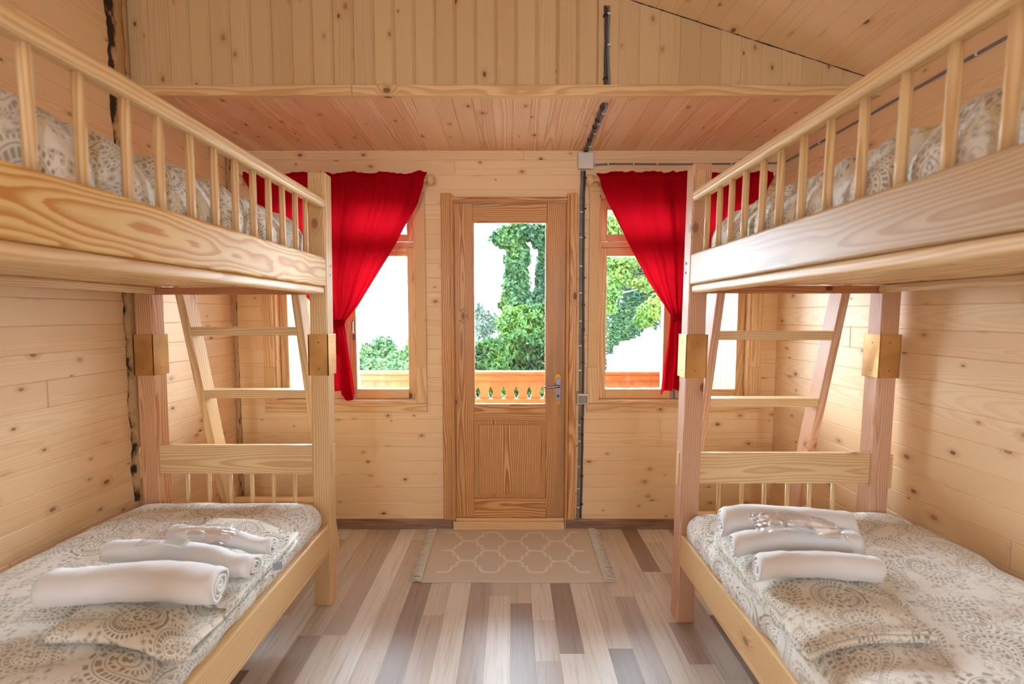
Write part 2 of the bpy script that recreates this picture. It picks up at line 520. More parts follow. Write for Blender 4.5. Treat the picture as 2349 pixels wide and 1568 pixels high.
def mk_whitewash():
    N = NT('chalky_white_boards')
    x, y, z = N.xyz(N.attr('gp'))
    n = N.noise(N.comb(N.math('MULTIPLY', x, 3.0), N.math('MULTIPLY', y, 40.0), N.math('MULTIPLY', z, 40.0)), 1, 3, .6)
    N.principled(N.mix(N.ss(n, .62, .75), lin((232, 232, 230)), lin((190, 186, 178))), rough=.8)
    return N.m
M['whitewash'] = mk_whitewash()
M['screenboard'] = pine('pale_screen_boards', lin((124, 102, 70)), lin((88, 58, 32)), ring=.3, freq=90, knots=.15, tonevar=.1)

def mk_liveedge():
    N = NT('debarked_live_edge')
    x, y, z = N.xyz(N.attr('gp'))      # x along, y across 0..1
    n = N.noise(N.comb(N.math('MULTIPLY', x, 9.0), N.math('MULTIPLY', y, 2.2), z), 1, 4, .6)
    n3 = N.noise(N.comb(N.math('MULTIPLY', x, 30.0), N.math('MULTIPLY', y, 8.0), z), 1, 3, .7)
    edge = N.math('ABSOLUTE', N.math('SUBTRACT', y, .5))
    e = N.math('ADD', N.math('MULTIPLY', edge, 1.5), N.math('MULTIPLY', N.math('SUBTRACT', n, .5), 1.5))
    tone = N.attr('tone', 'Fac')
    e = N.math('ADD', e, N.math('SUBTRACT', tone, .5))
    bark = N.ss(e, .58, .70)
    kn = N.n('TexVoronoi', {'Vector': N.comb(N.math('MULTIPLY', x, 7.0), N.math('MULTIPLY', y, 1.6), z), 'Scale': 1.0, 'Randomness': 1.0}, voronoi_dimensions='2D')
    k = N.math('MULTIPLY', N.math('SUBTRACT', 1.0, N.ss(N.math('ADD', kn.outputs['Distance'], N.math('MULTIPLY', n3, .2)), .20, .30)), N.math('GREATER_THAN', N.xyz(kn.outputs['Color'])[0], .55))
    col = N.mix(n3, lin((214, 180, 132)), lin((176, 132, 84)))
    col = N.mix(N.math('MULTIPLY', N.ss(e, .4, .6), .6), col, lin((150, 104, 52)))
    col = N.mix(N.math('MAXIMUM', bark, k), col, N.mix(n3, lin((30, 24, 18)), lin((78, 58, 36))))
    N.principled(col, rough=.75, spec=.2, normal=N.bump(N.math('ADD', n3, bark), .5, .006))
    return N.m
M['liveedge'] = mk_liveedge()

# ------------------------------------------------------------------ room dimensions
YB = 2.82            # inner face of the back wall
XL = -1.70
def XR(y): return 1.615 + (2.82 - y) * .030
YG = 2.13            # gable (loft front) plane
ZC = 2.31            # loft ceiling
Y0 = -1.7            # rear wall
SL = .3078
def ZS(x): return 2.372 + SL * (1.64 - x)

def struct(o):
    o['kind'] = 'structure'; return o

# ---- floor: strips of laminate running away from the camera
mb = MB()
rf = random.Random(3)
xs = XL - .08
pal = [.02, .1, .2, .28, .3, .4, .45, .5, .6, .72, .72, .85, .97]
px = xs
while px < 1.80:
    w = .0985
    y = Y0 - rf.uniform(0, .6)
    while y < YB + .05:
        L = rf.choice([.24, .32, .4, .55, .7, .9])
        t = rf.choice(pal)
        x0, x1, ya, yb = px, px + w - .0006, max(y, Y0), min(y + L - .0006, YB + .05)
        if yb > ya:
            ox, oy = rf.uniform(0, 40), rf.uniform(0, 40)
            mb.add([(x0, ya, 0), (x1, ya, 0), (x1, yb, 0), (x0, yb, 0)], [(0, 1, 2, 3)],
                   [(ya + ox, x0 + oy, 0), (ya + ox, x1 + oy, 0), (yb + ox, x1 + oy, 0), (yb + ox, x0 + oy, 0)], t)
        y += L
    px += w
# slab below
fv, ff = beveled_box(3.7, 4.75, .1, 0)
mb.add([v + Vector((0.05, .60, -.0525)) for v in fv], ff, None, .9)
struct(mb.build('floor', M['floor']))

# ---- wall planks helper (horizontal boards on the back wall, with openings)
def rows(z0, z1, pitch):
    out = []; z = z0
    while z < z1 - .005:
        out.append((z, min(z + pitch, z1))); z += pitch
    return out

OPEN = [(-1.453, -.585, .806, 2.05), (.523, 1.459, .806, 2.05), (-.365, .332, 0.0, 2.03)]
mb = MB(); rw = random.Random(11)
for z0, z1 in rows(0, 2.43, .0868):
    ops = [o for o in OPEN if o[2] < z1 - 1e-4 and o[3] > z0 + 1e-4]
    ops.sort()
    x = XL - .15
    segs = []
    for o in ops:
        segs.append((x, o[0])); x = o[1]
        if o[2] > z0 + .004: board(mb, o[0], o[1], YB, YB + .14, z0, o[2], 'x', 0, rnd=rw)
        if o[3] < z1 - .004: board(mb, o[0], o[1], YB, YB + .14, o[3], z1, 'x', 0, rnd=rw)
    segs.append((x, 1.80))
    for a, b in segs:
        # long runs are made of two lengths butted together
        if b - a > 1.2 and not ops:
            m = rw.uniform(a + .5, b - .5); parts = [(a, m), (m, b)]
        else: parts = [(a, b)]
        for p, q in parts:
            board(mb, p, q, YB, YB + .14, z0, z1, 'x', .0028, 1, rnd=rw)
struct(mb.build('wall_back', M['wall']))

# ---- side walls
def side_wall(name, xf_, sgn, seed, pitch, ztop):
    mb = MB(); r = random.Random(seed)
    z = 0.0
    while z < ztop:
        y = Y0
        while y < YB:
            L = r.uniform(1.6, 3.4); y2 = min(y + L, YB)
            if YB - y2 < .4: y2 = YB
            vs_, fs = beveled_box(.10, y2 - y, pitch, .003, 1)
            ym = (y + y2) / 2
            vv = []
            for v in vs_:
                yy = v.y + ym
                xin = xf_(yy)
                vv.append(Vector((xin + sgn * (v.x * 1.0 + .05), yy, v.z + z + pitch / 2)))
            mb.add(vv, fs, grain(vv, 'y', r), r.random())
            y = y2
        z += pitch
    return struct(mb.build(name, M['wall']))
side_wall('wall_left', lambda y: XL, -1, 5, .1, 3.5)
side_wall('wall_right', XR, 1, 6, .0985, 2.42)

# ---- rear wall, behind the camera, with two narrow openings added to let in fill light
mb = MB(); rw = random.Random(12)
for z0, z1 in rows(0, 3.6, .1):
    a, b = XL - .1, 1.86
    if z1 > 1.21 and z0 < 1.99:
        board(mb, a, -.90, Y0 - .1, Y0, z0, z1, 'x', .003, 1, rnd=rw)
        board(mb, -.66, .66, Y0 - .1, Y0, z0, z1, 'x', .003, 1, rnd=rw)
        board(mb, .90, b, Y0 - .1, Y0, z0, z1, 'x', .003, 1, rnd=rw)
    else:
        board(mb, a, b, Y0 - .1, Y0, z0, z1, 'x', .003, 1, rnd=rw)
struct(mb.build('wall_rear', M['wall']))

# ---- gable wall above the loft beam (vertical boards)
mb = MB(); rw = random.Random(21)
x = XL
k = 0
while x < 1.66:
    w = .0905
    x1 = x + w
    zt = ZS(x) + .03
    vee = .009 if x < .35 else .0025
    vs_, fs = beveled_box(w, .03, zt - 2.34, vee if vee < .01 else .009, 1)
    vv = []
    for v in vs_:
        p = v + Vector(((x + x1) / 2, YG + .015, (zt + 2.34) / 2))
        if v.z > 0: p.z = min(p.z, ZS(p.x) + .02)
        vv.append(p)
    mb.add(vv, fs, grain(vv, 'z', rw), rw.random())
    x = x1; k += 1
struct(mb.build('wall_gable', M['gable']))

# ---- loft ceiling boards and the sloping roof boards
mb = MB(); rw = random.Random(31)
x = XL - .02
while x < 1.68:
    board(mb, x, x + .0905, YG + .02, YB + .1, ZC, ZC + .025, 'y', .003, 1, rnd=rw)
    x += .0905
board(mb, XL - .1, 1.8, YG + .04, YB + .1, ZC + .025, ZC + .06, 'x', 0)
struct(mb.build('ceiling', M['ceil']))

mb = MB(); rw = random.Random(33)
cs = math.cos(math.atan(SL)); x = 1.90
while x > XL - .2:
    x1 = x - .09
    vs_, fs = beveled_box(.09 / cs, YG + .1 - (Y0 - .1), .03, .003, 1)
    vv = []
    for v in vs_:
        xm = (x + x1) / 2
        a = math.atan(SL)
        p = Vector((xm + v.x * math.cos(a) + v.z * math.sin(a), v.y + (YG + .1 + Y0 - .1) / 2, ZS(xm) + .015 - v.x * math.sin(a) + v.z * math.cos(a)))
        vv.append(p)
    mb.add(vv, fs, grain([Vector((v.x, v.y, v.z)) for v in vs_], 'y', rw), rw.random())
    x = x1
struct(mb.build('roof', M['wall']))

# ---- rough dark bead standing in for the shaded gap where the upright boards meet the sloping roof
mb = MB()
M['joint'] = plain('dark_gap_bead', (74, 54, 34), .9)
pts = []; rads = []
for i in range(160):
    x_ = 1.63 - 2.9 * i / 159
    pts.append((x_, YG - .001, ZS(x_) - .001 + .0012 * mn.noise(Vector((x_ * 18, 0, 0)))))
    rads.append(max(.0006, .0022 + .0035 * mn.noise(Vector((x_ * 11, 3, 0))) + .002 * mn.noise(Vector((x_ * 40, 7, 0)))))
tube(mb, pts, .003, 6, rads=rads)
struct(mb.build('trim_3', M['joint']))

# ---- loft beam batten
mb = MB()
board(mb, XL, -1.13 + .42, YG - .012, YG + .025, ZC - .002, 2.355, 'x', .006, 3, tone=.75)
board(mb, -.71, 1.64, YG - .012, YG + .025, ZC - .002, 2.355, 'x', .006, 3, tone=.65)
struct(mb.build('beam', M['trim']))

# ---- baseboards
mb = MB()
board(mb, XL, -.372, YB - .016, YB, 0, .062, 'x', .004)
struct(mb.build('baseboard_left', M['baseboard']))
mb = MB()
board(mb, .338, 1.61, YB - .016, YB, 0, .062, 'x', .004)
struct(mb.build('baseboard_right', M['baseboard']))

# ---- live edge boards on the left wall
def live_edge(name, y0, y1, z0, z1, seed, bias=.5, xin=XL, th=.02, axis='y'):
    mb = MB(); n = int((z1 - z0) / .02); vv = []; gg = []; tt = []
    for i in range(n + 1):
        z = z0 + (z1 - z0) * i / n
        bz = bias + (.24 if z > 2.15 else 0)
        a = y0 + .012 * mn.noise(Vector((seed, z * 7, 0))) + .008 * mn.noise(Vector((seed, z * 30, 3)))
        b = y1 + .004 * mn.noise(Vector((seed + 9, z * 9, 0)))
        for j in range(7):
            u = j / 6
            h = th * (1 - abs(2 * u - 1) ** 3) + .003 * mn.noise(Vector((z * 20, u * 4, seed)))
            yy = a + (b - a) * u
            if axis == 'y': vv.append((xin + max(h, 0) + .0005, yy, z))
            else: vv.append((yy, xin - max(h, 0) - .0005, z))
            gg.append((z, u, seed)); tt.append(bz)
    fs = []
    for i in range(n):
        for j in range(6):
            p = i * 7 + j
            q = (p, p + 1, p + 8, p + 7)
            fs.append(q if axis == 'y' else q[::-1])
    mb.add(vv, fs, gg, tt, smooth=True)
    return struct(mb.build(name, M['liveedge']))
live_edge('trim_1', 2.025, 2.112, .5, 3.5, 3.0, .42)
live_edge('trim_2', XL + .002, XL + .028, .0, 2.3, 8.0, .35, xin=YB, th=.012, axis='x')

# ------------------------------------------------------------------ windows
def window(name, x0, x1, z0, z1, cas_l, cas_r):
    w = empty(name, (0, 0, 0), kind='structure')
    yo, yi = YB + .05, YB + .115          # sash plane
    # jamb lining
    mb = MB()
    board(mb, x0 - .002, x0 + .012, YB, YB + .14, z0, z1, 'z', .002, pith=(.04, .03))
    board(mb, x1 - .012, x1 + .002, YB, YB + .14, z0, z1, 'z', .002)
    board(mb, x0, x1, YB, YB + .14, z1 - .014, z1, 'x', .002)
    mb.build('window_lining', M['trim'], w)
    mb = MB()
    board(mb, x0 - .02, x1 + .02, YB - .012, YB + .14, z0 - .012, z0 + .006, 'x', .003)
    mb.build('window_sill', M['trim'], w)
    # casing boards round the opening
    mb = MB()
    cw = .064
    zm = 1.02
    board(mb, x0 - cw, x0, YB - .014, YB + .004, z0 - .01, zm, 'z', .003)
    board(mb, x0 - cw + .004, x0, YB - .015, YB + .004, zm, z1 + .02, 'z', .003)
    board(mb, x1, x1 + cw, YB - .014, YB + .004, z0 - .01, zm, 'z', .003)
    board(mb, x1, x1 + cw, YB - .015, YB + .004, zm, z1 + .02, 'z', .003)
    board(mb, x0 - cw, x1 + cw, YB - .014, YB + .004, z0 - .066, z0 - .012, 'x', .003)
    board(mb, x0 - cw, x1 + cw, YB - .014, YB + .004, z1 + .001, z1 + .05, 'x', .003)
    mb.build('window_casing', M['trim'], w)
    # outer frame: uprights, transom, mullion
    xm = (x0 + x1) / 2
    zt0, zt1 = 1.748, 1.79
    def frame_rect(mb, a, b, c, d, wd, y0_, y1_, wt=None, wb_=None):
        wt = wt or wd; wb_ = wb_ or wd
        board(mb, a, a + wd, y0_, y1_, c, d, 'z', .004)
        board(mb, b - wd, b, y0_, y1_, c, d, 'z', .004)
        board(mb, a + wd, b - wd, y0_, y1_, c, c + wb_, 'x', .004)
        board(mb, a + wd, b - wd, y0_, y1_, d - wt, d, 'x', .004)
    mb = MB()
    board(mb, x0 + .012, x1 - .012, yo + .01, yi, zt0 + .003, zt0 + .036, 'x', .003)
    mb.build('window_transom', M['trim'], w)
    for i, (a, b) in enumerate(((x0 + .013, xm - .002), (xm + .002, x1 - .013))):
        s = empty('sash'); s.parent = w
        sd = .048
        mb = MB(); frame_rect(mb, a, b, z0 + .008, zt0, sd, yo, yi - .01, sd + .002, sd + .012)
        mb.build('sash_frame', M['trim'], s)
        mb = MB()
        g0 = (a + sd - .004, yo + .028, z0 + .008 + sd + .008)
        vs_, fs = beveled_box(b - a - 2 * sd + .008, .004, zt0 - z0 - .008 - 2 * sd - .006, 0)
        c = Vector(((a + b) / 2, yo + .03, (z0 + .008 + zt0) / 2 + .005))
        mb.add([v + c for v in vs_], fs); mb.build('pane', M['glass'], s)
        s = empty('fanlight'); s.parent = w
        mb = MB(); frame_rect(mb, a, b, zt0 + .040, z1 - .014, sd, yo, yi - .01, sd + .012, sd - .006)
        mb.build('sash_frame', M['trim'], s)
        mb = MB()
        vs_, fs = beveled_box(b - a - 2 * sd + .008, .004, z1 - .014 - zt0 - .040 - 2 * sd + .01, 0)
        c = Vector(((a + b) / 2, yo + .03, (zt0 + .040 + z1 - .014) / 2 - .006))
        mb.add([v + c for v in vs_], fs); mb.build('pane', M['glass'], s)
    # lift handle and the bottom bolt in the middle
    mb = MB()
    tube(mb, [(xm + .035, yo - .006, 1.30), (xm + .036, yo - .022, 1.29), (xm + .036, yo - .024, 1.235), (xm + .046, yo - .02, 1.205)], .005, 8)
    board(mb, xm + .028, xm + .052, yo - .008, yo, 1.185, 1.215, 'z', .002)
    mb.build('window_handle', M['zinc'], w)
    mb = MB()
    board(mb, xm + .006, xm + .022, yo - .006, yo, z0 + .012, z0 + .075, 'z', .001)
    board(mb, xm + .026, xm + .044, yo - .006, yo, z0 + .012, z0 + .075, 'z', .001)
    tube(mb, [(xm + .024, yo - .008, z0 + .01), (xm + .024, yo - .008, z0 + .078)], .004, 8)
    tube(mb, [(xm + .024, yo - .008, z0 + .05), (xm + .024, yo - .02, z0 + .05)], .003, 8)
    mb.build('window_bolt', M['zinc'], w)
    return w
window('window_1', OPEN[0][0], OPEN[0][1], .806, 2.05, 0, 0)
window('window_2', OPEN[1][0], OPEN[1][1], .806, 2.05, 0, 0)

# ------------------------------------------------------------------ door
d = empty('door_1', (0, 0, 0), kind='structure')
mb = MB()
# frame / jambs
board(mb, -.365, -.350, YB - .004, YB + .12, .06, 2.03, 'z', .006, 3)
board(mb, .328, .348, YB - .006, YB + .12, .06, 2.03, 'z', .006, 3)
board(mb, -.350, .328, YB - .006, YB + .12, 2.008, 2.03, 'x', .006, 3)
mb.build('door_frame', M['trim'], d)
mb = MB()
board(mb, -.425, -.366, YB - .022, YB + .002, .062, 2.060, 'z', .006, 2)
board(mb, -.372, -.352, YB - .030, YB + .002, .062, 2.052, 'z', .009, 3)
board(mb, -.372, .338, YB - .028, YB + .002, 2.012, 2.036, 'x', .009, 3)
board(mb, .326, .345, YB - .030, YB + .002, .062, 2.052, 'z', .009, 3)
board(mb, .346, .392, YB - .022, YB + .002, .062, 2.060, 'z', .006, 2)
mb.build('door_casing', M['door'], d)
mb = MB()
board(mb, -.366, .326, YB - .032, YB + .10, .0, .052, 'x', .006, 3)
board(mb, -.352, .326, YB - .012, YB + .10, .050, .068, 'x', .005, 2)
mb.build('threshold', M['trim'], d)
# leaf
leaf = empty('door_leaf'); leaf.parent = d
y0_, y1_ = YB + .002, YB + .044
mb = MB()
board(mb, -.348, -.236, y0_, y1_, .070, 2.006, 'z', .003, 2, pith=(.012, .05), tone=.75)
board(mb, .210, .3262, y0_, y1_, .070, 2.006, 'z', .003, 2, pith=(.09, .06), tone=.7)
board(mb, -.236, .210, y0_, y1_, 1.893, 2.006, 'x', .002, 2, tone=.6)
board(mb, -.236, .210, y0_, y1_, .686, .786, 'x', .002, 2, tone=.45)
board(mb, -.236, .210, y0_, y1_, .070, .190, 'x', .002, 2, tone=.4)
# slim moulding round the glass
for a, b, c, e, ax in ((-.240, -.228, .78, 1.897, 'z'), (.202, .214, .78, 1.897, 'z')):
    board(mb, a, b, y0_ - .004, y0_ + .012, c, e, ax, .004, 3)
board(mb, -.228, .202, y0_ - .004, y0_ + .012, 1.887, 1.899, 'x', .004, 3)
board(mb, -.228, .202, y0_ - .004, y0_ + .012, .778, .790, 'x', .004, 3)
mb.build('door_stiles_and_rails', M['door'], leaf)
mb = MB()
board(mb, -.236, .210, y0_ + .012, y1_ - .006, .190, .686, 'z', 0, pith=(.10, .04))
board(mb, -.208, .182, y0_ + .002, y0_ + .014, .218, .658, 'z', .009, 2, pith=(.02, .035), tone=.55)
mb.build('door_panel', M['panel'], leaf)
mb = MB()
vs_, fs = beveled_box(.44, .004, 1.12, 0)
mb.add([v + Vector((-.013, YB + .024, 1.34)) for v in vs_], fs)
mb.build('pane', M['glass'], leaf)
# handle set
hs = empty('handle_set'); hs.parent = d
def stadium(mb, cx_, cz, w, h, ya, yb, n=12, mi=0):
    pts = []
    for k in range(n + 1):
        t = math.pi * k / n
        pts.append((cx_ + math.cos(t) * w / 2, cz + h / 2 - w / 2 + math.sin(t) * w / 2))
    for k in range(n + 1):
        t = math.pi + math.pi * k / n
        pts.append((cx_ + math.cos(t) * w / 2, cz - h / 2 + w / 2 + math.sin(t) * w / 2))
    m = len(pts)
    s = .9
    vv = [(x_, ya, z_) for x_, z_ in pts] + [(cx_ + (x_ - cx_) * s, yb, cz + (z_ - cz) * (1 - (1 - s) * w / h)) for x_, z_ in pts]
    fs = [tuple(range(m, 2 * m))[::-1]] + [(i, (i + 1) % m, m + (i + 1) % m, m + i) for i in range(m)]
    mb.add(vv, fs, mi=mi)
mb = MB(); stadium(mb, .281, .880, .040, .200, y0_, y0_ - .008); mb.build('backplate', M['gold'], hs, label='brass backplate')
mb = MB(); stadium(mb, .283, .880, .032, .150, y0_ - .0078, y0_ - .011); mb.build('cover_plate', M['steel'], hs, label='satin steel plate')
mb = MB()
lathe(mb, [(.009, 0), (.010, .004), (.010, .03), (.008, .045)], (.284, y0_ - .05, .905), 'y', 16)
mb.build('spindle_boss', M['gold'], hs)
mb = MB()
tube(mb, [(.288, y0_ - .048, .905), (.27, y0_ - .05, .906), (.25, y0_ - .052, .903), (.23, y0_ - .052, .900), (.21, y0_ - .050, .902), (.188, y0_ - .046, .905)], .008, 10, rads=[.009, .009, .008, .0075, .007, .003])
mb.build('lever', M['steel'], hs)
mb = MB()
lathe(mb, [(.0085, 0), (.0085, .006)], (.283, y0_ - .016, .842), 'y', 16)
board(mb, .2795, .2865, y0_ - .016, y0_ - .010, .820, .842, 'z', .001)
mb.build('key_cylinder', M['zinc'], hs)

# ------------------------------------------------------------------ curtains
def curtain(seed, top_l, top_r, left_pts, right_pts, knot, tail_l, tail_r, label, yv=2.745, zlift=.018):
    r = random.Random(seed)
    root = empty('curtain', (knot[0], yv, 2.12), label=label, cat='curtain', group='red tied curtains at the two windows')
    def interp(pts, z):
        # pts sorted by descending z: list of (x, z)
        for (xa, za), (xb, zb) in zip(pts, pts[1:]):
            if za >= z >= zb:
                t = (za - z) / max(za - zb, 1e-6)
                return xa + (xb - xa) * t
        return pts[-1][0] if z < pts[-1][1] else pts[0][0]
    def smooth(pts):
        zs = [p[1] for p in pts]
        return pts
    ztop = top_l[1]
    kz = knot[1]
    zb = tail_l[-1][1]
    NX, NZ = 150, 110
    vv = []; gg = []
    ph = [r.uniform(0, 6.28) for _ in range(8)]
    for j in range(NZ + 1):
        t = j / NZ
        z = ztop + (zb - ztop) * t
        if z >= kz:
            lx = interp(left_pts, z); rx = interp(right_pts, z)
        else:
            lx = interp(tail_l, z); rx = interp(tail_r, z)
        tk = min(1, max(0, (ztop - z) / (ztop - kz)))
        for i in range(NX + 1):
            s = i / NX
            # pleats: gathered fine at the rod, wide down the cloth, tight at the tie
            nf = 17
            s2 = s + .012 * math.sin(s * 21 + ph[0]) + .02 * math.sin(s * 9 + ph[1] + t * 2)
            wv = math.sin(s2 * nf * 2 * math.pi * .5 + ph[2]) * .6 + math.sin(s2 * nf * 2 * math.pi * .83 + ph[3]) * .4
            gath = math.exp(-((ztop - .03 - z) / .09) ** 2)
            width = max(rx - lx, .01)
            amp = .024 * (1 - tk) + .018 * tk
            amp = amp * (.55 + .45 * mn.noise(Vector((s * 4, t * 3, seed)))) + .006 * gath * math.sin(s * 130 + 3 * math.sin(s * 17))
            if z < kz:
                tt = (kz - z) / (kz - zb)
                amp = .014 + .026 * tt
                wv = math.sin(s * 5.2 * math.pi + ph[4] + tt) + .3 * math.sin(s * 13 * math.pi + ph[5])
            bow = 0
            if z > kz: bow = -.02 * math.sin(math.pi * tk) 
            y = yv + amp * wv + bow
            # round bundle near the tie
            nk = math.exp(-((z - kz) / .07) ** 2)
            y += nk * .028 * -math.cos((s - .5) * math.pi) 
            x = lx + (rx - lx) * s
            zz = z
            if j <= 3: zz = zz + (.016 * mn.noise(Vector((s * 11, seed, 1))) + .007 * mn.noise(Vector((s * 38, seed, 5)))) * (1 - j / 3)
            if j > NZ - 14:
                zz += (j - NZ + 14) / 14 * (.03 * math.sin(s * 7 + ph[6]) + .01 * math.sin(s * 15))
            # rod pocket: the cloth goes over the front of the rod
            pk = math.exp(-((z - 2.122) / .028) ** 2)
            y = yv - .030 * pk + (y - yv) * (1 - .6 * pk)
            vv.append((x, y, zz)); gg.append((s * 1.1, z, 0))
    fs = []
    for j in range(NZ):
        for i in range(NX):
            p = j * (NX + 1) + i
            fs.append((p, p + NX + 1, p + NX + 2, p + 1))
    mb = MB(); mb.add(vv, fs, gg, .5, smooth=True)
    mb.build('curtain_cloth', M['curtain'], root)
    # tie band of the same cloth, with a short loose end
    mb = MB()
    k = Vector((knot[0], yv - .005, knot[1]))
    pts = []
    for a in range(25):
        t = 2 * math.pi * a / 24
        pts.append(k + Vector((math.cos(t) * .036, math.sin(t) * .036, .010 * math.cos(t) + .003 * math.sin(3 * t))))
    tube(mb, pts, .011, 8, cap=False, squash=1.5)
    lathe(mb, [(.004, -.02), (.017, -.012), (.020, 0), (.016, .014), (.004, .02)], k + Vector((.005, -.042, .0)), 'x', 12)
    mb.build('tieback', M['curtain'], root)
    mb = MB()
    vv = []; fs = []
    for a in range(13):
        t = a / 12
        for b in range(5):
            u = (b - 2) / 2
            vv.append(k + Vector((.012 + .01 * math.sin(t * 5) + u * (.012 + .012 * t), -.048 - .01 * t + .006 * math.cos(u * 2.5 + t * 4), -.012 - .16 * t - .012 * u * t)))
    for a in range(12):
        for b in range(4):
            p = a * 5 + b; fs.append((p, p + 1, p + 6, p + 5))
    mb.add(vv, fs, smooth=True)
    mb.build('tie_end', M['curtain'], root)
    return root

def P(px, py, Y=2.745):
    v = atY(px, py, Y); return (v.x, v.z)
Lr = [P(981, 396), P(959, 470), P(932, 519), P(911, 560), P(889, 598), P(861, 642), P(825, 699), P(805, 723), P(792, 738)]
Ll = [P(559, 396), P(588, 470), P(615, 530), P(650, 600), P(690, 665), P(735, 712), P(757, 738)]
curtain(4.0, (Ll[0][0], Ll[0][1] + .0), None, Ll, Lr, P(775, 742), [P(757, 742), P(752, 800), P(748, 860), P(752, 905)], [P(793, 742), P(800, 790), P(812, 850), P(820, 905)],
        'red curtain knotted over the window with open sky and hill trees')
Rl = [P(1366, 394), P(1393, 461), P(1428, 534), P(1456, 590), P(1487, 647), P(1515, 689), P(1538, 722)]
Rr = [P(1774, 394), P(1748, 470), P(1712, 540), P(1672, 610), P(1630, 665), P(1590, 705), P(1570, 722)]
curtain(9.0, (Rl[0][0], Rl[0][1]), None, Rl, Rr, P(1556, 727), [P(1538, 727), P(1533, 790), P(1524, 850), P(1520, 902)], [P(1573, 727), P(1584, 790), P(1590, 860), P(1588, 902)],
        'red curtain knotted over the window facing dark conifers and a white wall')

def rod(x0, x1, z, label):
    root = empty('curtain_rod', (x0, 2.745, z), label=label, cat='curtain rod', group='wooden curtain rods under the loft')
    mb = MB(); tube(mb, [(x0, 2.745, z), ((x0 + x1) / 2, 2.745, z), (x1, 2.745, z)], .012, 12)
    mb.build('pole', M['trim'], root)
    for sx, xx in ((-1, x0), (1, x1)):
        mb = MB()
        lathe(mb, [(.012, -.002), (.024, .006), (.030, .018), (.026, .032), (.012, .040)][:: 1], (xx, 2.745, z), 'x', 18) if sx > 0 else \
            lathe(mb, [(.012, -.040), (.026, -.032), (.030, -.018), (.024, -.006), (.012, .002)], (xx, 2.745, z), 'x', 18)
        mb.build('finial', M['trim'], root)
        mb = MB()
        board(mb, xx - sx * .05 - .012, xx - sx * .05 + .012, 2.745, YB, z - .012, z + .012, 'y', .003)
        mb.build('rod_bracket', M['trim'], root)
rod(-1.560, -.492, 2.121, 'turned wooden curtain rod carrying the red curtain by the sky window')
rod(.474, 1.520, 2.121, 'turned wooden curtain rod carrying the red curtain by the conifer window')

# ------------------------------------------------------------------ cables, junction box, switch
def cable(name, pts, rad, mat, label, clips, clipmat, cat='cable', group='surface-run electric cables', wall='y'):
    root = empty(name, pts[0], label=label, cat=cat, group=group)
    sm = []
    P_ = [Vector(p) for p in pts]
    for i in range(len(P_) - 1):
        a, b = P_[i], P_[i + 1]
        n = max(2, int((b - a).length / .04))
        for k in range(n):
            t = k / n
            p = a.lerp(b, t)
            p.x += .0012 * math.sin(i * 3 + t * 5)
            sm.append(p)
    sm.append(P_[-1])
    mb = MB(); tube(mb, sm, rad, 8); mb.build('cable_sheath', mat, root)
    for c, ax in clips:
        mb = MB()
        s = rad * 1.35
        h = .0035
        if ax == 'z': bx_ = (s, s, h)
        elif ax == 'x': bx_ = (h, s, s)
        else: bx_ = (s, h, s)
        board(mb, c[0] - bx_[0], c[0] + bx_[0], c[1] - bx_[1], c[1] + bx_[1], c[2] - bx_[2], c[2] + bx_[2], 'x', .001, 1)
        mb.build('cable_clip', clipmat, root)
    return root
def along(a, b, fr, ax):
    a, b = Vector(a), Vector(b)
    return [(a.lerp(b, f), ax) for f in fr]
g0, g1 = (.409, YG - .008, 2.685), (.413, YG - .008, 2.357)
g0b, g1b = (.424, YG - .007, 2.685), (.430, YG - .007, 2.357)
cable('electric_cable', [g0, (.414, YG - .010, 2.53), g1], .007, M['dark_cable'], 'dark grey cable clipped down the upright boards above the beam', along(g0, g1, (.12, .93), 'z'), M['black'])
cable('electric_cable', [g0b, (.422, YG - .009, 2.53), g1b], .006, M['grey_cable'], 'lighter grey cable with white clips down the upright boards above the beam', along(g0b, g1b, (.1, .5), 'z'), M['white_plastic'])
c0, c1 = (.418, YG + .06, ZC - .009), (.431, YB - .012, ZC - .009)
c0b, c1b = (.436, YG + .06, ZC - .008), (.447, YB - .012, ZC - .008)
cable('electric_cable', [c0, c1], .007, M['dark_cable'], 'dark cable crossing the loft ceiling towards the white junction box', along(c0, c1, (.05, .28, .42, .7), 'y'), M['black'])
cable('electric_cable', [c0b, c1b], .006, M['grey_cable'], 'paler cable with white clips crossing the loft ceiling', along(c0b, c1b, (.15, .35, .55, .85), 'y'), M['white_plastic'])
v0, v1 = (.431, YB - .009, 2.19), (.428, YB - .009, .07)
cable('electric_cable', [v0, (.428, YB - .009, 2.0), (.433, YB - .009, 1.2), (.437, YB - .009, .80), (.434, YB - .009, .45), v1], .007, M['dark_cable'],
      'dark cable with black clips running down beside the door', [((.430 + .003, YB - .009, z), 'z') for z in (2.15, 1.97, 1.80, 1.56, 1.40, 1.25, 1.05, .70, .60, .34, .16)], M['black'])
w0, w1 = (.415, YB - .008, 2.19), (.415, YB - .008, .07)
cable('electric_cable', [(.414, YB - .008, 2.19), (.411, YB - .008, 2.0), (.415, YB - .008, 1.2), (.419, YB - .008, .80), (.416, YB - .008, .45), (.410, YB - .008, .07)], .0065, M['grey_cable'],
      'light grey cable with white clips running down beside the door', [((.415, YB - .008, z), 'z') for z in (1.95, 1.80, 1.63, 1.47, 1.30, 1.15, 1.0, .66, .56, .40, .26, .14)], M['white_plastic'])
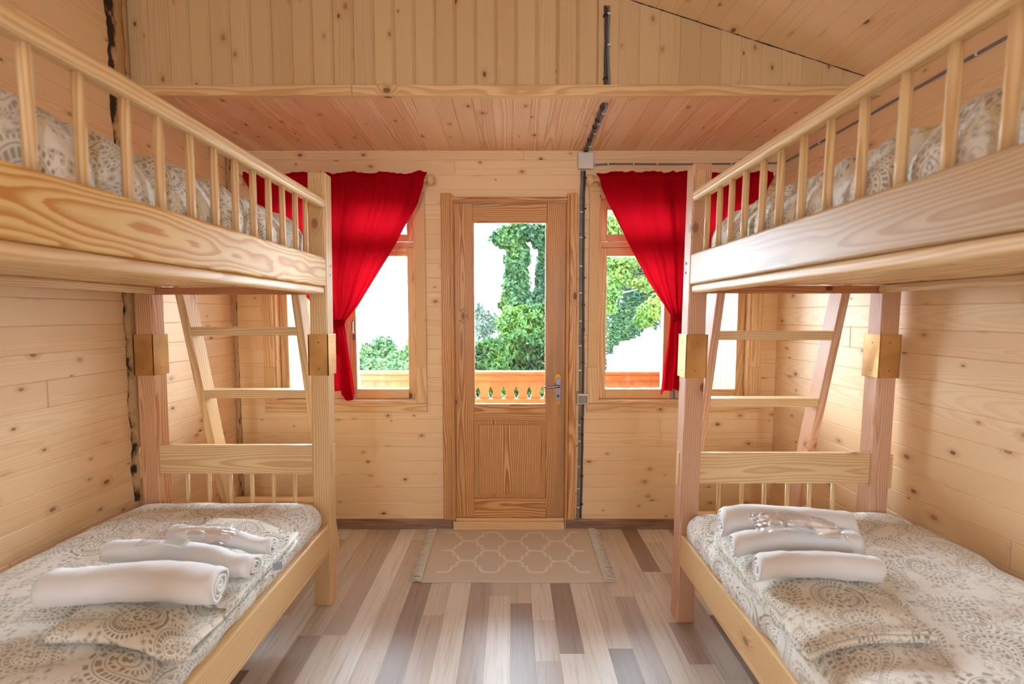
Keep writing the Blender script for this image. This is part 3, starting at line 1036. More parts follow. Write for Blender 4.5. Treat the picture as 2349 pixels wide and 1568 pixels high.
cable('electric_cable', [(.47, YB - .007, 2.225), (.60, YB - .007, 2.232), (1.0, YB - .007, 2.230), (1.608, YB - .007, 2.236)], .0055, M['grey_cable'],
      'grey cable running sideways from the junction box over the curtain', [((x_, YB - .007, 2.229), 'x') for x_ in (.49, .57, .72, .86, 1.1, 1.3, 1.5)], M['white_plastic'])
cable('electric_cable', [(XR(2.80) - .007, 2.80, 2.236), (XR(2.2) - .007, 2.2, 2.245), (XR(1.5) - .007, 1.5, 2.262), (XR(.4) - .007, .4, 2.28)], .0055, M['grey_cable'],
      'grey cable following the side wall above the bunk with pale bedding', [((XR(y_) - .007, y_, 2.236 + (2.8 - y_) * .02), 'y') for y_ in (2.5, 2.2, 1.95, 1.7, 1.45)], M['white_plastic'])

jb = empty('junction_box', (.434, YB, 2.244), label='square white junction box where the cables meet under the loft ceiling', cat='junction box')
mb = MB(); board(mb, .392, .478, YB - .030, YB - .001, 2.198, 2.288, 'z', .007, 3); mb.build('box_body', M['white_plastic'], jb)
mb = MB(); board(mb, .390, .480, YB - .036, YB - .028, 2.196, 2.290, 'z', .006, 3); mb.build('box_lid', M['white_plastic'], jb)
ls = empty('light_switch', (.431, YB, .826), label='light switch with a grey rocker beside the door', cat='light switch')
mb = MB(); board(mb, .398, .466, YB - .036, YB - .001, .794, .858, 'z', .007, 3); mb.build('switch_frame', M['white_plastic'], ls)
mb = MB(); board(mb, .405, .459, YB - .043, YB - .034, .802, .848, 'z', .004, 2); mb.build('rocker', M['grey_plastic'], ls, label='grey rocker')

# ------------------------------------------------------------------ rug
rug = empty('rug', (0.007, 2.53, 0), label='beige flatweave rug with a pale trellis pattern before the door', cat='rug')
mb = MB()
NX, NY = 60, 40
def rugp(u, v, z=0.0):
    x_ = -.462 + .93 * u; y_ = 2.225 + .585 * v
    x_ += (.012 * (v - .5)) * (1 if u > .5 else -1)
    h = .006 + .0022 * mn.noise(Vector((x_ * 5, y_ * 5, 0))) + .001 * mn.noise(Vector((x_ * 17, y_ * 17, 4)))
    y_ += .003 * math.sin(u * 7)
    return Vector((x_, y_, h + z))
vv = [rugp(i / NX, j / NY) for j in range(NY + 1) for i in range(NX + 1)]
fs = [(j * (NX + 1) + i, j * (NX + 1) + i + 1, (j + 1) * (NX + 1) + i + 1, (j + 1) * (NX + 1) + i) for j in range(NY) for i in range(NX)]
n0 = len(vv)
edge = [j * (NX + 1) for j in range(NY + 1)]
per = list(range(NX + 1)) + [(j) * (NX + 1) + NX for j in range(1, NY + 1)] + [NY * (NX + 1) + i for i in range(NX - 1, -1, -1)] + [j * (NX + 1) for j in range(NY - 1, 0, -1)]
low = []
for q in per:
    p = vv[q]; low.append(len(vv)); vv.append(Vector((p.x, p.y, .0006)))
for k in range(len(per)):
    fs.append((per[k], low[k], low[(k + 1) % len(per)], per[(k + 1) % len(per)]))
mb.add(vv, fs, None, .5, 0, smooth=True)
# trellis ribbons woven in the top face
def zig(x_):
    """one trellis line between 0 and .11, period .255"""
    t = x_ % .255
    if t > .1275: t = .255 - t
    pts = [(0, .11), (.02, .1095), (.035, .105), (.046, .095), (.051, .083), (.052, .070), (.0521, .0552), (.0754, .0548), (.0755, .040), (.077, .027), (.0815, .015), (.0925, .005), (.1075, .0005), (.1275, 0)]
    for (a, ya), (b, yb) in zip(pts, pts[1:]):
        if a <= t <= b: return ya + (yb - ya) * (t - a) / max(b - a, 1e-6)
    return 0
def line_pts(x0, x1, phase, base, top=True):
    base_pts = [(0, .11), (.02, .1095), (.035, .105), (.046, .095), (.051, .083), (.052, .070), (.0521, .0552), (.0754, .0548), (.0755, .040), (.077, .027), (.0815, .015), (.0925, .005), (.1075, .0005), (.1275, 0)]
    out = []
    k = -4
    while k < 5:
        c = k * .255 + phase
        seq = [(c - a, y_) for a, y_ in reversed(base_pts)] + [(c + a, y_) for a, y_ in base_pts[1:]]
        out += [(a, base + y_) for a, y_ in seq[:-1]]
        k += 1
    return [p for p in out if x0 <= p[0] <= x1]
for phase, base in ((.1275, .11), (0, 0), (.1275, -.11), (0, -.22)):
    lp = line_pts(-.415, .415, phase, base)
    wv_ = .0082
    vv = []
    for k, (a, b) in enumerate(lp):
        pa = lp[max(k - 1, 0)]; pb = lp[min(k + 1, len(lp) - 1)]
        dx, dy = pb[0] - pa[0], pb[1] - pa[1]
        l = math.hypot(dx, dy) or 1
        nx, ny = -dy / l * wv_, dx / l * wv_
        for sg in (-1, 1):
            X_, Y_ = a + nx * sg + .007, b + ny * sg + 2.530
            u = (X_ + .462) / .93; v = (Y_ - 2.225) / .585
            vv.append(rugp(u, v, .0007))
    fs = [(2 * k, 2 * k + 2, 2 * k + 3, 2 * k + 1) for k in range(len(lp) - 1)]
    mb.add(vv, [f[::-1] for f in fs], None, .5, 1)
def mk_rug(name, a):
    N = NT(name)
    g = N.n('TexCoord').outputs['Object']
    n = N.noise(g, 260, 2, .7)
    n2 = N.noise(N.vmath('MULTIPLY', g, (500, 40, 1)), 1, 2)
    N.principled(N.mix(N.math('MULTIPLY', N.math('ADD', n, n2), .22), lin(a), lin(tuple(c * .72 for c in a))), rough=.95, spec=.05, normal=N.bump(n, .3, .002))
    return N.m
M['rug'] = mk_rug('beige_flatweave', (222, 206, 188))
M['rug2'] = mk_rug('cream_flatweave', (242, 230, 212))
mb.build('rug_field', [M['rug'], M['rug2']], rug)
mb = MB(); rr_ = random.Random(5)
for side in (0, 1):
    for k in range(170):
        v = (k + rr_.random()) / 170
        p = rugp(side, v); sg = 1 if side else -1
        ln = rr_.uniform(.045, .068); dy = rr_.uniform(-.022, .016)
        q = [p, p + Vector((sg * ln * .5, dy * .3, rr_.uniform(-.001, .004))), Vector((p.x + sg * ln, p.y + dy, .003 + rr_.random() * .004))]
        tube(mb, q, .0014, 4, rads=[.0022, .0018, .0009])
o = mb.build('fringe', M['rug2'], rug); o['kind'] = 'stuff'

# ------------------------------------------------------------------ bunk beds
LEAN = .012
def screws(mb, pts, axis='x', r=.004):
    for p in pts:
        lathe(mb, [(r, 0), (r, .0015)], p, axis, 8)

def bunk(s, a, YF, label, mats, d_in, wallx, plate_z, zlo, spind, ladder_spec):
    """s = -1 or +1 side; a = aisle face distance from the centre line; YF = front face of the far posts; d_in = offset of the inner post"""
    P0, PW = 0, .078
    root = empty('bunk_bed', (s * (a + .4), 1.0, 0), label=label, cat='bunk bed')
    bed, post, fascia, rail = mats
    def X(dd): return s * (a + dd)
    def bx(mb, d0, d1, y0, y1, z0, z1, axis, bev=.004, seg=2, lean=True, **k):
        x0, x1 = sorted((X(d0), X(d1)))
        board(mb, x0, x1, y0, y1, z0, z1, axis, bev, seg, lean=LEAN if lean else 0, **k)
    NEAR = .02
    # posts: lower post, upper post on top of it, brass sleeve over the joint; two at the far end, two at the near end
    for d0 in (0, d_in):
        for yf in (YF, NEAR - .078):
            pr = empty('post'); pr.parent = root; pr.location = (0, 0, 0)
            pr.location = Vector((0, 0, 0))
            mb = MB(); bx(mb, d0, d0 + PW, yf, yf + PW, 0, (plate_z[0] + plate_z[1]) / 2, 'z', .006, 2, pith=(.02, .03) if d0 else (.07, .06))
            mb.build('lower_post', post if (d0 or s > 0) else bed, pr)
            mb = MB(); bx(mb, d0 + .001, d0 + PW - .001, yf + .001, yf + PW - .001, (plate_z[0] + plate_z[1]) / 2, 1.955 if d0 == 0 else 1.47, 'z', .006, 2, pith=(.06, .05))
            mb.build('upper_post', post if (d0 or s > 0) else bed, pr)
            mb = MB()
            t = .006
            for (p0, p1, q0, q1) in ((d0 - t, d0 + PW + t, yf - t, yf - .001), (d0 - t, d0 + PW + t, yf + PW + .001, yf + PW + t), (d0 - t, d0 - .0005, yf - t, yf + PW + t), (d0 + PW + .0005, d0 + PW + t, yf - t, yf + PW + t)):
                bx(mb, p0, p1, q0, q1, plate_z[0], plate_z[1], 'z', .0008, 1)
            sl = mb.build('brass_sleeve', M['brass'], pr, label='dull brass sleeve')
            if yf == YF:
                for zz in (plate_z[0] + .03, plate_z[1] - .035):
                    lx_ = LEAN * zz
                    mb = MB(); lathe(mb, [(.0032, 0), (.0032, .002)], (X(d0 + .038) + lx_, yf - t - .0015, zz), 'y', 8); mb.build('screw', M['zinc'], pr)
                    mb = MB(); lathe(mb, [(.0032, 0), (.0032, .002)], (X(d0 - t - .0005) + lx_ - .001, yf + .035, zz), 'x', 8); mb.build('screw', M['zinc'], pr)
    # tenon blocks (end grain) standing out of the posts at the end board
    for dd, nm in ((0, 0), (d_in, 1)):
        mb = MB()
        if nm == 0: bx(mb, -.004, .02, YF + .034, YF + .062, .600, .745, 'x', .001, 1)
        else: bx(mb, dd + PW - .004, dd + PW + .014, YF + .004, YF + .04, .600, .745, 'x', .001, 1)
        mb.build('tenon', bed, root)
    mb = MB(); bx(mb, .012, .046, YF - .004, YF + .02, 1.83, 1.925, 'y', .001, 1); mb.build('tenon', bed, root)
    # end board and spindles below it, at the far end
    mb = MB(); bx(mb, PW - .002, d_in + .002, YF + .010, YF + .042, .618, .750, 'x', .005, 2, pith=(.05, .015)); mb.build('end_board', bed, root)
    mb = MB(); bx(mb, PW - .002, d_in + .002, YF + .010, YF + .042, .30, .40, 'x', .005, 2); mb.build('end_rail', bed, root)
    for pxl in spind:
        p = atY(pxl, 1100, YF + .026)
        mb = MB(); tube(mb, [(p.x, YF + .026, .39), (p.x, YF + .026, .50), (p.x, YF + .026, .625)], .009, 10); mb.build('spindle', bed, root)
    # lower bed side rail, inner ledger, slat deck
    mb = MB(); bx(mb, .004, .036, NEAR, YF, zlo[0], zlo[1], 'y', .006, 2, pith=(.02, .06)); mb.build('side_rail', bed, root)
    mb = MB(); bx(mb, .036, .058, NEAR, YF, zlo[0] + .02, zlo[1] - .005, 'y', .004, 2); mb.build('side_ledger', bed, root)
    mb = MB(); bx(mb, d_in + .03, d_in + .06, NEAR, YF, zlo[0], zlo[1], 'y', .004, 2); mb.build('side_rail', bed, root)
    for k in range(13):
        yy = .08 + k * .148
        mb = MB(); bx(mb, .058, d_in + .03, yy, yy + .09, zlo[1] - .045, zlo[1] - .025, 'x', .003, 1); mb.build('slat', bed, root)
    # upper bunk: deep side board, rounded lip under it, deck boards, wall-side bearer
    mb = MB(); bx(mb, .0, .034, NEAR, YF, 1.462, 1.588, 'y', .008, 3, pith=(.045, .004) if s < 0 else (.055, .01), tone=.5); mb.build('side_board', fascia, root)
    mb = MB(); bx(mb, .006, .050, NEAR, YF - .004, 1.428, 1.4615, 'y', .012, 4); mb.build('under_lip', bed, root)
    k = 0
    dd = .055
    while dd < d_in - .02:
        mb = MB(); bx(mb, dd, dd + .085, NEAR, YF + .02, 1.463, 1.481, 'y', .003, 1); mb.build('deck_board', bed, root)
        dd += .103
    mb = MB(); bx(mb, d_in - .022, d_in + .002, NEAR, YF, 1.430, 1.460, 'y', .004, 2); mb.build('wall_bearer', bed, root)
    mb = MB(); bx(mb, PW - .002, d_in + .002, YF + .006, YF + .036, 1.428, 1.460, 'x', .003, 2); mb.build('cross_rail', M['rail_dark'], root, label='reddish pine cross rail')
    mb = MB(); bx(mb, d_in + .03, d_in + .06, NEAR, YF, 1.482, 1.56, 'y', .004, 2); mb.build('side_board', bed, root)
    # guard rail and balusters
    mb = MB(); bx(mb, -.002, .040, NEAR, YF + .002, 1.800, 1.842, 'y', .013, 4, pith=(.05, .05)); mb.build('guard_rail', rail, root)
    for yb in ladder_spec:
        zc = 1.7
        p0 = Vector((X(.020) + LEAN * 1.585, yb, 1.583)); p1 = Vector((X(.020) + LEAN * 1.805, yb, 1.803))
        mb = MB(); tube(mb, [p0, p0.lerp(p1, .25), p0.lerp(p1, .75), p1], .0105, 10, rads=[.0112, .0105, .0105, .0098]); mb.build('baluster', bed, root)
    # bolts on the aisle side of the post
    for z_ in (1.555, 1.515):
        mb = MB(); screws(mb, [(X(-.0005) + LEAN * z_ - .001, YF + .05, z_)], 'x', .0055); mb.build('bolt', M['zinc'], root)
    return root

def ys_from_px(pxs, X_):
    out = []
    for p in pxs:
        u = abs(p - CXP) / F_PX
        # ray at horizon height: depth ratio with tilt
        z_ = 1.80
        # solve proj for given X_, z=1.8
        # u = X/(y*c - (z-EYE)*s)
        dd = X_ / u
        out.append((dd + (z_ - EYE) * _s) / _c)
    return out
bl = ys_from_px([78, 199, 304, 379, 449, 504, 551, 592, 627, 658, 687, 710], .832 - .020 + .012 * 0 - .0 )
bl = [b for b in bl]
br = ys_from_px([2345, 2200, 2086, 1990, 1912, 1850, 1797, 1756, 1715, 1683, 1655, 1627], .715 + .045)
bunk(-1, .832, 2.042, 'pine bunk bed with strong flame grain on its upper side board', (M['bed'], M['bedpost'], M['fascia'], M['bed']), .773, XL, (1.07, 1.252), (.250, .388),
     [430, 480, 529, 578, 627, 676], bl)
bunk(1, .715, 1.922, 'pine bunk bed with pale pinkish posts beside the brightly lit wall', (M['bed'], M['pinkpost'], M['fascia_pale'], M['bed']), .805, XR(1), (1.075, 1.257), (.262, .400),
     [1650, 1702, 1754, 1807, 1858, 1912], br)

def ladder(xa, xb, y1, z1, slope, step, label):
    """xa/xb = inner faces of the two stiles at the first visible rung (height z1, depth y1)"""
    root = empty('bunk_ladder', ((xa + xb) / 2, y1 + z1 * slope, 0), label=label, cat='ladder', group='leaning bunk ladders')
    a = math.atan(slope)
    def yz(z): return y1 + (z1 - z) * slope
    for (p0, p1) in ((xa - .036, xa), (xb, xb + .036)):
        mb = MB()
        vs_, fs = beveled_box(.036, .085, 1.50, .004, 2)
        g = grain(vs_, 'z')
        vv = []
        for v in vs_:
            z = (v.z + .75)
            z = max(z, 0)
            vv.append(Vector(((p0 + p1) / 2 + v.x, yz(z) + v.y + .034, z)))
        mb.add(vv, fs, g, R.random()); mb.build('stile', M['bed'] if 'flame' in label else M['pinkpost'], root)
    z = z1; 
    zs = [z1 + 0.0]
    while zs[-1] - step > .1: zs.append(zs[-1] - step)
    for z in zs:
        mb = MB(); yy = yz(z)
        board(mb, xa - .001, xb + .001, yy - .006, yy + .066, z - .020, z + .020, 'x', .003, 2)
        mb.build('rung', M['bed'], root)
ladder(-1.49, -1.003, 2.15, 1.262, .235, .307, 'wooden ladder leaning on the end of the flame-grained bunk bed')
ladder(.917, 1.417, 2.045, 1.247, .24, .315, 'wooden ladder leaning on the end of the pale pinkish bunk bed')

# ------------------------------------------------------------------ mattresses in paisley covers
def mattress(x0, x1, y0, y1, z0, z1, crown, label, seed, parent=None, rad=.07, fold_amp=.006, side_fold=0.0, aisle=1, group=None):
    """rounded slab wrapped in cloth; gp gives unwrapped cloth coordinates"""
    NX, NY, NZ = 46, 96, 8
    sx, sy, sz = x1 - x0, y1 - y0, z1 - z0
    cx_, cy_, cz_ = (x0 + x1) / 2, (y0 + y1) / 2, (z0 + z1) / 2
    idx = {}; vv = []; gg = []
    r = min(rad, sz * .49)
    def addv(i, j, k):
        key = (i, j, k)
        if key in idx: return idx[key]
        p = Vector((-sx / 2 + sx * i / NX, -sy / 2 + sy * j / NY, -sz / 2 + sz * k / NZ))
        inner = Vector((max(-sx / 2 + r, min(sx / 2 - r, p.x)), max(-sy / 2 + r, min(sy / 2 - r, p.y)), max(-sz / 2 + r, min(sz / 2 - r, p.z))))
        dlt = p - inner
        nrm = Vector((0, 0, 1))
        if dlt.length > 1e-6:
            nrm = dlt.normalized()
            q = inner + nrm * r
        else: q = p
        u, v = 2 * p.x / sx, 2 * p.y / sy
        top = k / NZ
        q = q + Vector((0, 0, crown * (1 - abs(u) ** 6) * (1 - abs(v) ** 8) * top))
        w = Vector((q.x + cx_, q.y + cy_, q.z + cz_))
        n_ = mn.noise(w * 5 + Vector((seed, 0, 0))) * .6 + mn.noise(w * 13 + Vector((0, seed, 0))) * .3
        rg = abs(mn.noise(Vector((w.x * 3.2 + w.y * 2.5, w.y * 9 - w.x * 3, w.z * 3 + seed))))
        q = q + nrm * (fold_amp * n_ - fold_amp * 1.1 * max(0, .25 - rg) * 4)
        if side_fold and abs(u) > .55:
            sgn = 1 if u > 0 else -1
            wgt = (abs(u) - .55) / .45
            yy = w.y + .02 * mn.noise(Vector((w.y * 4, w.z * 9, seed)))
            f = abs(math.sin(yy * 16 + seed + 1.5 * mn.noise(Vector((w.y * 3, seed, 0)))))
            f2 = abs(math.sin(yy * 37 + w.z * 6))
            q.x += sgn * wgt * side_fold * (f ** .6 - .6 + .25 * f2)
            q.z += top * wgt * side_fold * .9 * (f ** .6 - .5)
        w = Vector((q.x + cx_, q.y + cy_, q.z + cz_))
        vv.append(w)
        down = (sz / 2 - p.z)
        ext = down * (1 if u > 0 else -1) if abs(u) > .999 else 0
        exty = down * (1 if v > 0 else -1) if abs(v) > .999 else 0
        gg.append((w.x + ext + seed * 3.1, w.y + exty, 0))
        idx[key] = len(vv) - 1
        return idx[key]
    fs = []
    for k in (0, NZ):
        for i in range(NX):
            for j in range(NY):
                q = (addv(i, j, k), addv(i + 1, j, k), addv(i + 1, j + 1, k), addv(i, j + 1, k))
                fs.append(q if k else q[::-1])
    for k in range(NZ):
        for j in (0, NY):
            for i in range(NX):
                q = (addv(i, j, k), addv(i + 1, j, k), addv(i + 1, j, k + 1), addv(i, j, k + 1))
                fs.append(q if j == 0 else q[::-1])
        for i in (0, NX):
            for j in range(NY):
                q = (addv(i, j, k), addv(i, j + 1, k), addv(i, j + 1, k + 1), addv(i, j, k + 1))
                fs.append(q[::-1] if i == 0 else q)
    mb = MB(); mb.add(vv, fs, gg, .5, smooth=True)
    return mb.build('mattress', M['cover'], None, label=label, cat='mattress', group=group)

mattress(-1.665, -.838, .06, 2.03, .366, .500, .052, 'lower mattress in a paisley cover carrying rolled towels, under the flame-grained bunk', 1.0, rad=.065, fold_amp=.006)
mattress(.722, 1.620, .06, 1.91, .378, .505, .052, 'lower paisley-covered mattress with four-layer folded linen, beside the brightly lit wall', 2.0, rad=.065, fold_amp=.008, side_fold=.006)
mattress(-1.665, -.852, .05, 1.985, 1.486, 1.715, .035, 'upper mattress in a paisley cover on the flame-grained bunk', 3.3, rad=.09, fold_amp=.010, side_fold=.022)
mattress(.770, 1.595, .05, 1.875, 1.486, 1.705, .035, 'upper mattress in a paisley cover on the pale pinkish bunk', 4.1, rad=.09, fold_amp=.010, side_fold=.022)

# ------------------------------------------------------------------ towels and folded linen
def sheet_path(path, L, th, seed, origin, direction, mat, name='towel_roll', nseg=26, lump=.004, endround=.012, gpscale=1.0, z_follow=None, taper=0.0, **k):
    """a thick cloth strip whose cross-section follows path [(a, b)] (a across, b up), swept for length L along direction"""
    dirv = Vector(direction).normalized()
    side = Vector((0, 0, 1)).cross(dirv).normalized()
    n = len(path)
    outer = []; inner = []
    arc = [0]
    for i in range(1, n): arc.append(arc[-1] + math.hypot(path[i][0] - path[i - 1][0], path[i][1] - path[i - 1][1]))
    for i in range(n):
        a = path[max(i - 1, 0)]; b = path[min(i + 1, n - 1)]
        dx, dy = b[0] - a[0], b[1] - a[1]; l = math.hypot(dx, dy) or 1
        nx, ny = -dy / l, dx / l
        outer.append((path[i][0] + nx * th / 2, path[i][1] + ny * th / 2))
        inner.append((path[i][0] - nx * th / 2, path[i][1] - ny * th / 2))
    loop = outer + inner[::-1]
    arcs = arc + arc[::-1]
    m = len(loop); vv = []; gg = []
    for s in range(nseg + 1):
        t = s / nseg
        # rounded ends
        e = min(t, 1 - t) * L
        pinch = 1 - (max(0, 1 - e / endround)) ** 2 * .12
        sw = 1 + taper * (t - .5)
        for q, (a, b) in enumerate(loop):
            w = Vector((a * 10, b * 10, t * L * 10 + seed))
            jit = lump * mn.noise(w * .9) + lump * .6 * mn.noise(w * 2.6)
            extra = lump * .8 * mn.noise(Vector((arcs[q] * 14, seed, 7)))   # uneven roll ends
            al = t * L + (extra if s in (0, nseg) else 0) * 1.5
            aa = a * pinch * sw + jit * .7; bb = max(b * (pinch * .6 + .4) * sw + jit, .0004)
            p = Vector(origin) + dirv * al + side * aa + Vector((0, 0, bb))
            if z_follow: p.z += z_follow(p.x, p.y) - origin[2]
            vv.append(p); gg.append((al * gpscale + seed, arcs[q] * gpscale, 0))
    fs = []
    for s in range(nseg):
        for q in range(m):
            fs.append((s * m + q, s * m + (q + 1) % m, (s + 1) * m + (q + 1) % m, (s + 1) * m + q))
    # end caps as quads across the strip thickness
    for s in (0, nseg):
        for q in range(n - 1):
            f = (s * m + q, s * m + q + 1, s * m + (m - 2 - q), s * m + (m - 1 - q))
            fs.append(f if s == 0 else f[::-1])
    mb = MB(); mb.add(vv, fs, gg, .5, smooth=True)
    o = mb.build(name, mat, None, **k)
    bm = bmesh.new(); bm.from_mesh(o.data); bmesh.ops.recalc_face_normals(bm, faces=bm.faces); bm.to_mesh(o.data); bm.free()
    return o

def spiral(Rx, Rz, turns, th, seed=0, cut=.0):
    r = random.Random(seed)
    n = int(turns * 28); pts = []
    for i in range(n + 1):
        t = i / n
        a = -math.pi * .5 + cut + (t - 1) * turns * 2 * math.pi
        f = (th * .7 + (1 - th * .7 / max(Rx, 1e-3)) * 0)  # unused
        rr = .10 + .90 * t
        wob = 1 + .07 * math.sin(a * 3 + seed) * (1 - t) + .05 * math.sin(a * 2 + seed * 2) * (1 - t)
        x_ = math.cos(a) * (Rx - th / 2) * rr * wob
        z_ = math.sin(a) * (Rz - th / 2) * rr * wob
        # flattened underneath
        z_ = max(z_, -(Rz - th / 2) * .86 * (.2 + .8 * rr)) 
        pts.append((x_, z_ + Rz * .88))
    return pts

def topz(s):
    if s < 0: cx_, hw, z1, cr = (-1.665 - .838) / 2, .4135, .500, .052
    else: cx_, hw, z1, cr = (.722 + 1.620) / 2, .449, .505, .052
    def f(x, y):
        u = min(1, abs((x - cx_) / hw))
        return z1 + cr * (1 - u ** 6) + .003
    return f
TL, TR = topz(-1), topz(1)

def roll(p0, p1, Rx, Rz, turns, th, seed, zf, lift, label, lump=.004, tap=0.0):
    p0 = Vector((p0[0], p0[1], 0)); p1 = Vector((p1[0], p1[1], 0))
    L = (p1 - p0).length
    zb = min(zf(p0.x, p0.y), zf(p1.x, p1.y))
    o = (p0.x, p0.y, zf((p0.x + p1.x) / 2, (p0.y + p1.y) / 2))
    zm_ = zf((p0.x + p1.x) / 2, (p0.y + p1.y) / 2)
    def zfol(x, y): return zm_ + .55 * (zf(x, y) - zm_) + lift
    return sheet_path(spiral(Rx, Rz, turns, th, seed), L, th, seed, o, (p1 - p0), M['towel'], 'rolled_towel', z_follow=zfol, lump=lump, taper=tap,
                      label=label, cat='towel')

# left bed
def lin_path_left():
    p = []
    for k in range(14): p.append((.62 - .60 * k / 13, .004))
    for k in range(1, 8):
        a = math.pi * k / 8
        p.append((.02 - .026 * math.sin(a), .004 + .0165 * (1 - math.cos(a))))
    for k in range(15): p.append((.02 + .585 * k / 14, .037 - .012 * min(1, k / 3)))
    for k in range(1, 7):
        a = math.pi * k / 7
        p.append((.605 + .010 * math.sin(a), .025 + .004 * (1 - math.cos(a))))
    for k in range(12): p.append((.605 - .44 * k / 11, .0335))
    return p
sheet_path(lin_path_left(), .335, .0042, 2.0, (-1.105, 1.045, TL(-.94, 1.1)), (1, .02, 0), M['cover_fold'], 'folded_linen', z_follow=TL, lump=.0035, gpscale=1.0, endround=.004,
           label='folded paisley linen under the rolled towels on the flame-grained bunk', cat='linen')
bigL = roll((-1.215, 1.160), (-.800, 1.222), .062, .050, 3.2, .0085, 1.0, TL, .034, 'large rolled white towel with a coiled end, at the front of the flame-grained bunk', lump=.005)
midL = roll((-1.235, 1.372), (-.770, 1.340), .044, .036, 2.8, .0068, 2.3, TL, .034, 'middle rolled white towel lying under a clear packet, behind the large one')
thL = roll((-1.120, 1.478), (-.775, 1.462), .036, .031, 2.6, .0062, 3.7, TL, .040, 'smallest rolled white towel, carrying a small grey label, on the flame-grained bunk', lump=.006)
mb = MB()
cl = Vector((-.757, 1.440, TL(-.78, 1.44) + .026))
vs_, fs = beveled_box(.026, .001, .022, 0)
mb.add([Matrix.Rotation(.5, 3, 'Z') @ (Matrix.Rotation(-.5, 3, 'X') @ v) + cl for v in vs_], fs)
M['tag'] = plain('grey_care_label', (150, 156, 172), .6)
mb.build('care_label', M['tag'], thL, label='small grey care label')

# right bed
def lin_path_right():
    p = []; y1 = .58; z = .004; th = .0075; n = 12
    for layer in range(4):
        rng = range(n + 1) if layer % 2 == 0 else range(n, -1, -1)
        for k in rng:
            p.append((.012 + (y1 - .012) * k / n if layer % 2 == 0 else .012 + (y1 - .012) * k / n, z))
        if layer < 3:
            e = y1 if layer % 2 == 0 else .012
            sg = 1 if layer % 2 == 0 else -1
            for k in range(1, 6):
                a = math.pi * k / 6
                p.append((e + sg * th / 2 * math.sin(a), z + th / 2 * (1 - math.cos(a))))
        z += th
    return p
sheet_path(lin_path_right(), .30, .0055, 6.0, (.705, 1.045, TR(.85, 1.1)), (1, -.03, 0), M['cover_fold'], 'folded_linen', z_follow=TR, lump=.0035, endround=.004,
           label='folded paisley linen with layered edge beside the brightly lit wall, towels on it', cat='linen')
roll((.735, 1.585), (1.135, 1.500), .056, .054, 3.2, .0085, 5.0, TR, .030, 'largest rolled white towel on the pale pinkish bunk, nearest its end board', lump=.005)
roll((.712, 1.452), (1.085, 1.400), .044, .040, 2.8, .0068, 6.1, TR, .034, 'rolled white towel with a clear bag on top, on the pale pinkish bunk')
roll((.722, 1.318), (1.035, 1.255), .043, .041, 2.6, .0068, 7.2, TR, .032, 'short rolled white towel nearest the folded edge of linen, on the pale pinkish bunk', lump=.006)

# clear bags with toiletries
def bag(c, lx, ly, h, rz, seed, label):
    mb = MB(); NX, NY = 44, 26; vv = []; fs = []
    for side in (1, -1):
        for j in range(NY + 1):
            for i in range(NX + 1):
                u, v = 2 * i / NX - 1, 2 * j / NY - 1
                e = max(0, (1 - abs(u) ** 4) * (1 - abs(v) ** 4)) ** .5
                cr = abs(mn.noise(Vector((u * 5 + v * 2, v * 5 - u * 3, seed + side)))) + .5 * abs(mn.noise(Vector((u * 12 - v * 9, v * 9, seed + 4))))
                z = side * h * e * (.7 + cr * .45)
                edge = (1 - e) * .012 * mn.noise(Vector((u * 6, v * 6, seed + 9)))
                if side < 0: z *= .35
                p = Vector((u * lx * (1 + .04 * mn.noise(Vector((v * 4, seed, 0)))), v * ly * (1 + .06 * mn.noise(Vector((u * 4, seed, 5)))), z + edge + .012 * (1 - u * u)))
                vv.append(Matrix.Rotation(rz, 3, 'Z') @ p + Vector(c))
        b = (0 if side > 0 else (NX + 1) * (NY + 1))
        for j in range(NY):
            for i in range(NX):
                q = (b + j * (NX + 1) + i, b + j * (NX + 1) + i + 1, b + (j + 1) * (NX + 1) + i + 1, b + (j + 1) * (NX + 1) + i)
                fs.append(q if side > 0 else q[::-1])
    mb.add(vv, fs, smooth=True)
    return mb.build('clear_bag', M['plasticbag'], None, label=label, cat='plastic bag')
M['soap'] = plain('cream_plastic', (232, 222, 204), .3)
M['tube_white'] = plain('white_tube_plastic', (226, 234, 234), .3)
cR = (.900, 1.420, .668)
bag(cR, .125, .062, .020, -.25, 1.0, 'crumpled clear plastic bag on the middle towel of the pale pinkish bunk')
mb = MB()
pts = [Vector((.840 + .018 * math.cos(t), 1.425 + .018 * math.sin(t), .675 + .004 * math.cos(t))) for t in [2 * math.pi * k / 20 for k in range(21)]]
tube(mb, pts, .0055, 8, cap=False)
mb.build('ring_cap', M['soap'], None, label='round cream ring-shaped cap inside the clear bag', cat='cap')
mb = MB()
tube(mb, [(.868, 1.412, .680), (.885, 1.402, .681), (.905, 1.388, .680), (.930, 1.372, .676)], .009, 12, rads=[.006, .0105, .0105, .008], squash=.6)
mb.build('toothpaste_tube', M['tube_white'], None, label='small white tube inside the clear bag, beside the cream ring', cat='tube')
mb = MB()
vv = []; fs = []
for j in range(9):
    for i in range(17):
        a = 2 * math.pi * i / 16; b = math.pi * (j / 8 - .5)
        vv.append(Vector((.972 + .034 * math.cos(a) * math.cos(b), 1.372 + .017 * math.sin(a) * math.cos(b), .668 + .008 * math.sin(b) + .3 * .034 * math.cos(a) * math.cos(b) * .4)))
for j in range(8):
    for i in range(16):
        p = j * 17 + i; fs.append((p, p + 1, p + 18, p + 17))
mb.add(vv, fs, smooth=True)
mb.build('wrapped_soap', M['soap'], None, label='flat wrapped soap at the wall-side end of the clear bag, pale pinkish bunk', cat='soap')

